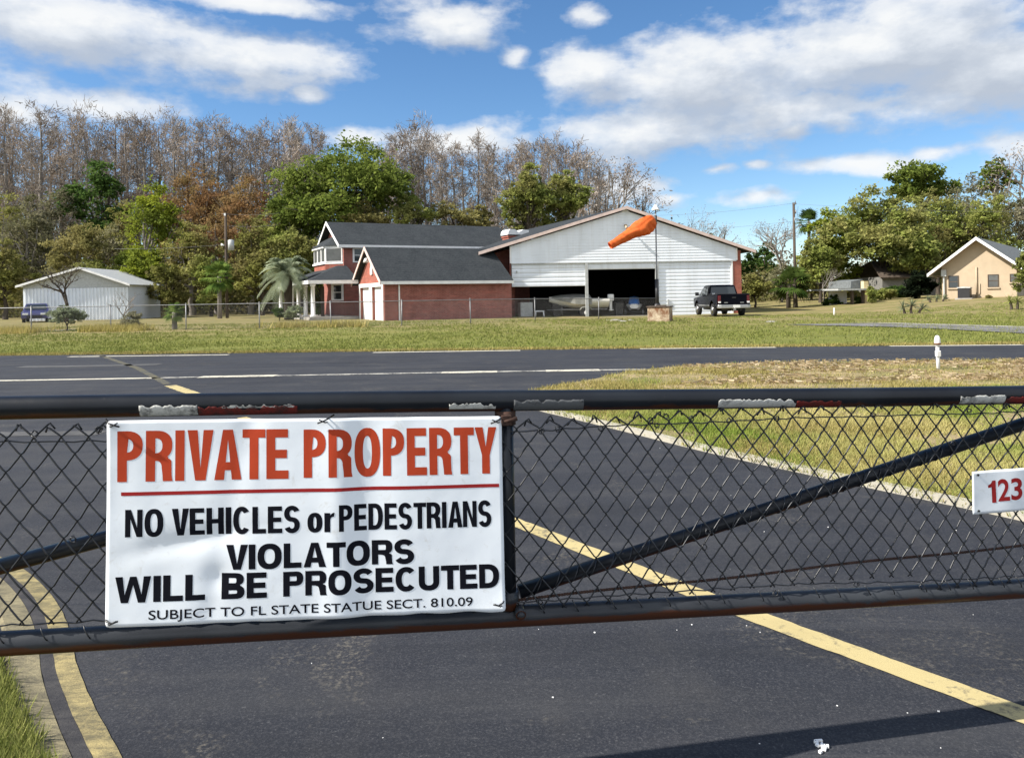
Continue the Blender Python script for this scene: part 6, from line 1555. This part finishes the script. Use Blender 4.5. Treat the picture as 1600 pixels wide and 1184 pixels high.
# --- palms
def fan_palm(label, px, cy, rpx, Y, seed, mat, trunkz=True, nfr=34, trunk_r=.16, twin=False):
    rg = random.Random(seed); X, Yw, z = place(px, Y); s = Y/F
    zc = EYE+(CY-(px-CX)*math.tan(ROLL)-cy)*s-z; Rr = rpx*s
    t = thing('fan_palm', label, 'palm', (X, Yw, z)); m = MB()
    for dx in ((-.3, .25) if twin else (0,)):
        m.tube([(dx, 0, -.3), (dx, .02, zc*.5), (dx*.5, 0, zc)], [trunk_r*1.2, trunk_r, trunk_r*.9], 9)
    m.build('trunk', M['bark_grey' if not twin else 'bark_dark'], t)
    V, T = [], []
    for k in range(nfr):
        a = rg.uniform(0, 6.28); el = R(rg.uniform(-48, 82)); d = Vector((math.cos(a)*math.cos(el), math.sin(a)*math.cos(el), math.sin(el)))
        c = Vector((rg.uniform(-.2, .2) if twin else 0, 0, zc)); p = c+d*Rr*rg.uniform(.40, .56)-Vector((0, 0, .05*Rr))
        sd_ = d.cross(Vector((0, 0, 1))).normalized(); up_ = sd_.cross(d)
        tone = rg.random()
        w = sd_*.02; V += [c-w, c+w, p+w*.6, p-w*.6]; T.append(tone)
        for q in range(17):
            b = R(-100+200*q/16); e = (d*math.cos(b)+sd_*math.sin(b)).normalized(); L = Rr*.55*rg.uniform(.8, 1.1)*(.75+.25*math.cos(b))
            mid = p+e*L*.55+up_*.04; tip = p+e*L-Vector((0, 0, L*rg.uniform(.1, .38))); ww = e.cross(up_)*.030*Rr
            V += [p, mid-ww, tip, mid+ww]; T.append(min(1, tone*.7+rg.random()*.3))
    V = np.array([tuple(v) for v in V]); link('fronds', cloud_mesh('fronds', V, np.arange(len(V)).reshape(-1, 4), np.array(T)), M[mat], t)
    return t
def feather_palm(label, px, cy, rpx, Y, seed):
    rg = random.Random(seed); X, Yw, z = place(px, Y); s = Y/F
    zc = EYE+(CY-(px-CX)*math.tan(ROLL)-cy)*s-z; Rr = rpx*s
    t = thing('feather_palm', label, 'palm', (X, Yw, z)); m = MB(); m.tube([(0, 0, -.3), (.02, 0, zc*.4), (0, 0, zc*.75), (0, 0, zc)], [.30, .26, .30, .36], 10); m.build('trunk', M['bark_dark'], t)
    V, T = [], []
    for k in range(60):
        a = rg.uniform(0, 6.28); el = R(rg.uniform(-30, 80)); d = Vector((math.cos(a), math.sin(a), 0)); P = []
        for i in range(13):
            u = i/12; P.append(Vector((0, 0, zc))+d*Rr*1.05*math.cos(el)**.6*(u**.95)+Vector((0, 0, Rr*(1.15*math.sin(el)*u-(.42+.25*math.cos(el))*u**2.6))))
        tone = rg.random(); sd_ = d.cross(Vector((0, 0, 1)))
        for i in range(12):
            w = sd_*.022; V += [P[i]-w, P[i]+w, P[i+1]+w, P[i+1]-w]; T.append(tone)
            if i < 2: continue
            for s_ in (-1, 1):
                for f in (.2, .7):
                    b = P[i].lerp(P[i+1], f); tg_ = (P[i+1]-P[i]).normalized(); L = Rr*.27*math.sin(math.pi*(i+f)/13.5)**.7
                    e = (sd_*s_*.75+tg_*.6+Vector((0, 0, .25))).normalized(); tip = b+e*L-Vector((0, 0, L*.5)); q = tg_*.035
                    V += [b-q, b+q, tip+q*.3, tip-q*.3]; T.append(min(1, tone*.6+.4*rg.random()))
    V = np.array([tuple(v) for v in V]); link('fronds', cloud_mesh('fronds', V, np.arange(len(V)).reshape(-1, 4), np.array(T)), M['leaf_pindo'], t); return t
feather_palm('pale grey green palm with arching drooping fronds beside the porch', 450, 430, 45, 53, 5)
fan_palm('slim fan palm in front of the dark wood behind the fence', 343, 432, 32, 61, 6, 'leaf_palm')
fan_palm('bushy fan palm with twin trunks beyond the parked pickup', 1238, 444, 36, 60, 7, 'leaf_palm', twin=True, nfr=44)
fan_palm('dark fan palm head rising beside the oak', 1266, 346, 26, 78, 8, 'leaf_dark_green')
fan_palm('low dark fan palm growing against the fence', 272, 488, 20, 38.3, 9, 'leaf_palm', nfr=30, trunk_r=.12)
# --- spiky plants on the rise
def yucca(label, px, base, Y, hh, seed, stems=3, mat='leaf_silver'):
    rg = random.Random(seed); X, Yw, z = place(px, Y); t = thing('yucca', label, 'plant', (X, Yw, z+.03)); m = MB(); V, T = [], []
    for k in range(stems):
        x = (k-(stems-1)/2)*.34+rg.uniform(-.08, .08); top = Vector((x*1.3, rg.uniform(-.1, .1), hh*rg.uniform(.3, .55))); limb(m, (x, 0, -.1), top, .08, .06, rg, 4, .15, 7)
        for q in range(34):
            a = rg.uniform(0, 6.28); el = R(rg.uniform(-35, 85)); d = Vector((math.cos(a)*math.cos(el), math.sin(a)*math.cos(el), math.sin(el))); L = hh*.5*rg.uniform(.7, 1.2)
            w = d.cross(Vector((.1, .2, 1))).normalized()*.022; V += [top-w, top+w, top+d*L*.6+w*.8, top+d*L-Vector((0, 0, .1*L))]; T.append(rg.random())
    m.build('stem', M['bark_dark'], t); V = np.array([tuple(v) for v in V]); link('leaves', cloud_mesh('leaves', V, np.arange(len(V)).reshape(-1, 4), np.array(T)), M[mat], t)
yucca('spiky yucca clump with dry skirts alone on the lawn before the oak', 1425, 488, 42, .95, 3)
yucca('leafy low plant on dark twin stems before the bungalow', 1584, 486, 41, .95, 5, 2, 'leaf_moss')
yucca('small pale spiky plant at the bungalow corner', 1463, 474, 51, .75, 8, 3)

# --- undergrowth that reads as one mass
rs = np.random.default_rng(77)
def mass(name, spans, mat, size, per, seed):
    rs = np.random.default_rng(seed); Cs, Ts = [], []
    for pa, pb, Ya, Yb, z0, z1, cnt in spans:
        k = cnt; px = rs.uniform(pa, pb, k); Y = rs.uniform(Ya, Yb, k); X = (px-CX)/F*Y
        Z = H(X, Y)+rs.uniform(z0, 1, k)**1.0*z1*(.65+.35*np.sin(px*.05+Y*.2)*np.sin(px*.021+1))
        t = rs.random(k)
        for x, y, z, q in zip(X, Y, Z, t):
            Cs.append(np.array((x, y, max(z, .1)))+rs.normal(0, 1, (per, 3))*np.array([.9, .7, .55])); Ts.append(np.clip(q*.65+rs.uniform(0, .35, per), 0, 1))
    C = np.concatenate(Cs); V, Fq = quads(C, size, rs, 1.6); tag(link(name, cloud_mesh(name, V, Fq, np.concatenate(Ts)), M[mat]), kind='stuff')
mass('undergrowth', [(-160, 520, 80, 92, 0, 5.0, 900), (-200, 540, 92, 100, 0, 8.5, 1300), (480, 900, 88, 95, 0, 6, 360), (1150, 1480, 78, 90, 0, 3.6, 420), (1480, 1800, 92, 98, 0, 6, 300)], 'leaf_under', .34, 14, 5)
mass('distant_wood', [(-200, 1060, 138, 150, 0, 15, 2600), (1040, 1900, 135, 160, 0, 8.5, 900), (-900, -200, 110, 150, 0, 18, 500), (1750, 2600, 100, 150, 0, 16, 500)], 'leaf_far', .55, 12, 6)
# ------------------------------------------------------------------ sky, sun, camera
L = Vector((1.10, .27, -1.0)).normalized()              # the way the sunlight travels
elev = math.asin(-L.z); azim = math.atan2(-L.x, -L.y)   # compass angle of the sun, from +Y toward +X
sun = bpy.data.lights.new('sun', 'SUN'); sun.energy = 4.9; sun.angle = R(.53); sun.color = (1.0, .945, .86)
so = bpy.data.objects.new('sun', sun); COL.objects.link(so); so.rotation_euler = L.to_track_quat('-Z', 'Y').to_euler(); so.location = (-30, -12, 40)
w = bpy.data.worlds.new('World'); sc.world = w; w.use_nodes = True; nt = w.node_tree
bg = nt.nodes['Background']; bg.inputs['Strength'].default_value = .086
def nd(t, **k):
    x = nt.nodes.new(t)
    for a, b in k.items(): setattr(x, a, b)
    return x
def mth(op, a, b=None, c=None):
    x = nd('ShaderNodeMath', operation=op)
    for i, v in enumerate((a, b, c)):
        if v is None: continue
        if hasattr(v, 'links'): nt.links.new(v, x.inputs[i])
        else: x.inputs[i].default_value = v
    return x.outputs[0]
sky = nd('ShaderNodeTexSky', sky_type='NISHITA'); sky.sun_disc = False; sky.sun_elevation = elev; sky.sun_rotation = azim
sky.air_density = .88; sky.dust_density = .12; sky.ozone_density = 2.8; sky.altitude = 20
tc = nd('ShaderNodeTexCoord'); sp = nd('ShaderNodeSeparateXYZ'); nt.links.new(tc.outputs['Generated'], sp.inputs[0])
hyp = mth('SQRT', mth('ADD', mth('MULTIPLY', sp.outputs[0], sp.outputs[0]), mth('MULTIPLY', sp.outputs[1], sp.outputs[1])))
U = mth('ARCTAN2', sp.outputs[0], sp.outputs[1]); Wv = mth('DIVIDE', sp.outputs[2], mth('MAXIMUM', hyp, .05))
cb = nd('ShaderNodeCombineXYZ'); nt.links.new(U, cb.inputs[0]); nt.links.new(Wv, cb.inputs[1])
# cumulus banks: where each stands in the sky (bearing, height, widths)
def sky_at(px, py):
    r = ray(px, py); return math.atan2(r.x, r.y), r.z/math.hypot(r.x, r.y)
banks = [(90, 40, 210, 62, 1.0), (370, 98, 190, 46, 1.0), (150, 160, 120, 24, .8), (20, 170, 60, 24, .9), (480, 146, 40, 18, .75), (690, 36, 110, 40, .9), (380, 6, 170, 16, .85), (720, 218, 130, 26, .95), (560, 212, 70, 18, .7),
         (930, 110, 90, 42, .95), (1100, 120, 230, 72, 1.1), (1390, 70, 230, 84, 1.15), (1560, 110, 190, 78, 1.1), (1030, 205, 200, 50, .95), (1250, 170, 170, 36, .85), (1310, 185, 40, 30, .7), (1340, 256, 110, 17, .9), (1470, 240, 60, 14, .8), (1240, 204, 36, 13, .75),
         (985, 290, 70, 24, .9), (1040, 308, 50, 14, .8), (915, 24, 36, 22, .6), (800, 92, 24, 18, .6), (1120, 266, 34, 8, .6), (1180, 258, 22, 9, .6), (1600, 228, 60, 26, .7), (1190, 310, 90, 12, .5),
         (-300, 60, 260, 60, 1.0), (1900, 120, 260, 70, 1.0), (-500, 200, 200, 40, .9), (2200, 220, 200, 40, .9)]
g = bpy.data.node_groups.new('cloud_density', 'ShaderNodeTree')
g.interface.new_socket('Vector', in_out='INPUT', socket_type='NodeSocketVector'); g.interface.new_socket('Density', in_out='OUTPUT', socket_type='NodeSocketFloat')
gi, go = g.nodes.new('NodeGroupInput'), g.nodes.new('NodeGroupOutput')
def gm_(op, a, b=None, c=None):
    x = g.nodes.new('ShaderNodeMath'); x.operation = op
    for i, v in enumerate((a, b, c)):
        if v is None: continue
        if hasattr(v, 'links'): g.links.new(v, x.inputs[i])
        else: x.inputs[i].default_value = v
    return x.outputs[0]
def gnoise(vec, scale, st, det, rough, dist=0.0):
    mp = g.nodes.new('ShaderNodeMapping'); mp.inputs['Scale'].default_value = st; g.links.new(vec, mp.inputs[0])
    x = g.nodes.new('ShaderNodeTexNoise'); x.inputs['Scale'].default_value = scale; x.inputs['Detail'].default_value = det; x.inputs['Roughness'].default_value = rough; x.inputs['Distortion'].default_value = dist
    g.links.new(mp.outputs[0], x.inputs['Vector']); return x
wn = gnoise(gi.outputs[0], 9, (1, 2.0, 1), 3, .5)
wv = g.nodes.new('ShaderNodeVectorMath'); wv.operation = 'MULTIPLY_ADD'; g.links.new(wn.outputs['Color'], wv.inputs[0]); wv.inputs[1].default_value = (.036, .026, 0); 
wv0 = g.nodes.new('ShaderNodeVectorMath'); wv0.operation = 'ADD'; g.links.new(gi.outputs[0], wv0.inputs[0]); wv0.inputs[1].default_value = (-.018, -.013, 0); g.links.new(wv0.outputs[0], wv.inputs[2])
acc = None
for px, py, rx, ry, amp in banks:
    a, b = sky_at(px, py); ra, rb = rx/F*.92, ry/F*1.0
    s1 = g.nodes.new('ShaderNodeVectorMath'); s1.operation = 'MULTIPLY_ADD'; g.links.new(wv.outputs[0], s1.inputs[0]); s1.inputs[1].default_value = (1/ra, 1/rb, 0); s1.inputs[2].default_value = (-a/ra, -b/rb, 0)
    ln = g.nodes.new('ShaderNodeVectorMath'); ln.operation = 'LENGTH'; g.links.new(s1.outputs[0], ln.inputs[0])
    v = gm_('MULTIPLY', gm_('SUBTRACT', 1.22, ln.outputs['Value']), amp*.80)
    acc = v if acc is None else gm_('SMOOTH_MAX', acc, v, .12)
acc = gm_('MAXIMUM', acc, -.6)
n1 = gnoise(gi.outputs[0], 10.5, (1, 1.9, 1), 7, .56, 0.0); n2 = gnoise(gi.outputs[0], 38, (1, 1.5, 1), 5, .6, 0.0)
nz_ = gm_('ADD', gm_('MULTIPLY', gm_('SUBTRACT', n1.outputs['Fac'], .5), 1.5), gm_('MULTIPLY', gm_('SUBTRACT', n2.outputs['Fac'], .5), .50))
g.links.new(gm_('ADD', acc, nz_), go.inputs[0])
def dens_at(dx, dy):
    ad = nd('ShaderNodeVectorMath', operation='ADD'); nt.links.new(cb.outputs[0], ad.inputs[0]); ad.inputs[1].default_value = (dx, dy, 0)
    x = nd('ShaderNodeGroup'); x.node_tree = g; nt.links.new(ad.outputs[0], x.inputs[0]); return x.outputs[0]
d0, d1 = dens_at(0, 0), dens_at(-.020, .034)
def ramp(f, st):
    x = nd('ShaderNodeValToRGB'); e = x.color_ramp.elements
    while len(e) > 1: e.remove(e[-1])
    e[0].position = st[0][0]; e[0].color = (*st[0][1], 1)
    for p, c in st[1:]:
        q = e.new(p); q.color = (*c, 1)
    nt.links.new(f, x.inputs[0]); return x.outputs[0]
cov = ramp(d0, [(.0, (0, 0, 0)), (.16, (.22, .22, .22)), (.45, (.80, .80, .80)), (.80, (.96, .96, .96))])
lit = mth('MULTIPLY_ADD', mth('SUBTRACT', d0, d1), .95, mth('MULTIPLY_ADD', d0, -.42, .62))
k = .72
ccol = ramp(lit, [(.05, (4.5*k, 5.0*k, 5.8*k)), (.35, (5.5*k, 5.95*k, 6.6*k)), (.62, (7.0*k, 7.35*k, 7.8*k)), (.9, (8.4*k, 8.5*k, 8.5*k))])
hs = nd('ShaderNodeHueSaturation'); nt.links.new(sky.outputs[0], hs.inputs['Color']); hs.inputs['Saturation'].default_value = 1.17; hs.inputs['Value'].default_value = 1.0
mx = nd('ShaderNodeMix', data_type='RGBA'); nt.links.new(cov, mx.inputs[0]); nt.links.new(hs.outputs[0], mx.inputs[6]); nt.links.new(ccol, mx.inputs[7])
# bright cloud added out of view, behind and overhead, to lift the shaded fronts
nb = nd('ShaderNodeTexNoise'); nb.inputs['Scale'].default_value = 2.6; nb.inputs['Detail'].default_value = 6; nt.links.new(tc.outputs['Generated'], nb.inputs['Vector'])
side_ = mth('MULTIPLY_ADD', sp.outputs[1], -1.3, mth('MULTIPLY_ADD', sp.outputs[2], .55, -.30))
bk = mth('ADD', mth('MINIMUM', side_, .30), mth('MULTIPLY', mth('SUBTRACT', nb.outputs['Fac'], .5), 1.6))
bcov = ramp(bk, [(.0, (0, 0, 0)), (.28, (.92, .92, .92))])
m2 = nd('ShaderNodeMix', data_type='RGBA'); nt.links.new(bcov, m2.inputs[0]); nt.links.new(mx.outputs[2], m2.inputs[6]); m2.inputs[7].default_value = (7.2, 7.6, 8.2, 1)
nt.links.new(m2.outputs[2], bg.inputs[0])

cam = bpy.data.cameras.new('camera'); co = bpy.data.objects.new('camera', cam); COL.objects.link(co); sc.camera = co
cam.sensor_fit = 'HORIZONTAL'; cam.sensor_width = 36; cam.lens = 36*F/1600; cam.shift_y = (CY-592)/1600; cam.clip_start = .05; cam.clip_end = 3000
X_, Y_ = Vector((CR, 0, -SR)), Vector((SR, 0, CR)); Z_ = X_.cross(Y_)
mw = Matrix((X_, Y_, Z_)).transposed().to_4x4(); mw.translation = (0, 0, EYE); co.matrix_world = mw
vs_ = sc.view_settings; vs_.view_transform = 'Standard'; vs_.look = 'None'; vs_.exposure = .90; vs_.gamma = 1.0; vs_.use_curve_mapping = False
sc.cycles.max_bounces = 5; sc.cycles.diffuse_bounces = 3; sc.cycles.glossy_bounces = 2; sc.cycles.transparent_max_bounces = 8
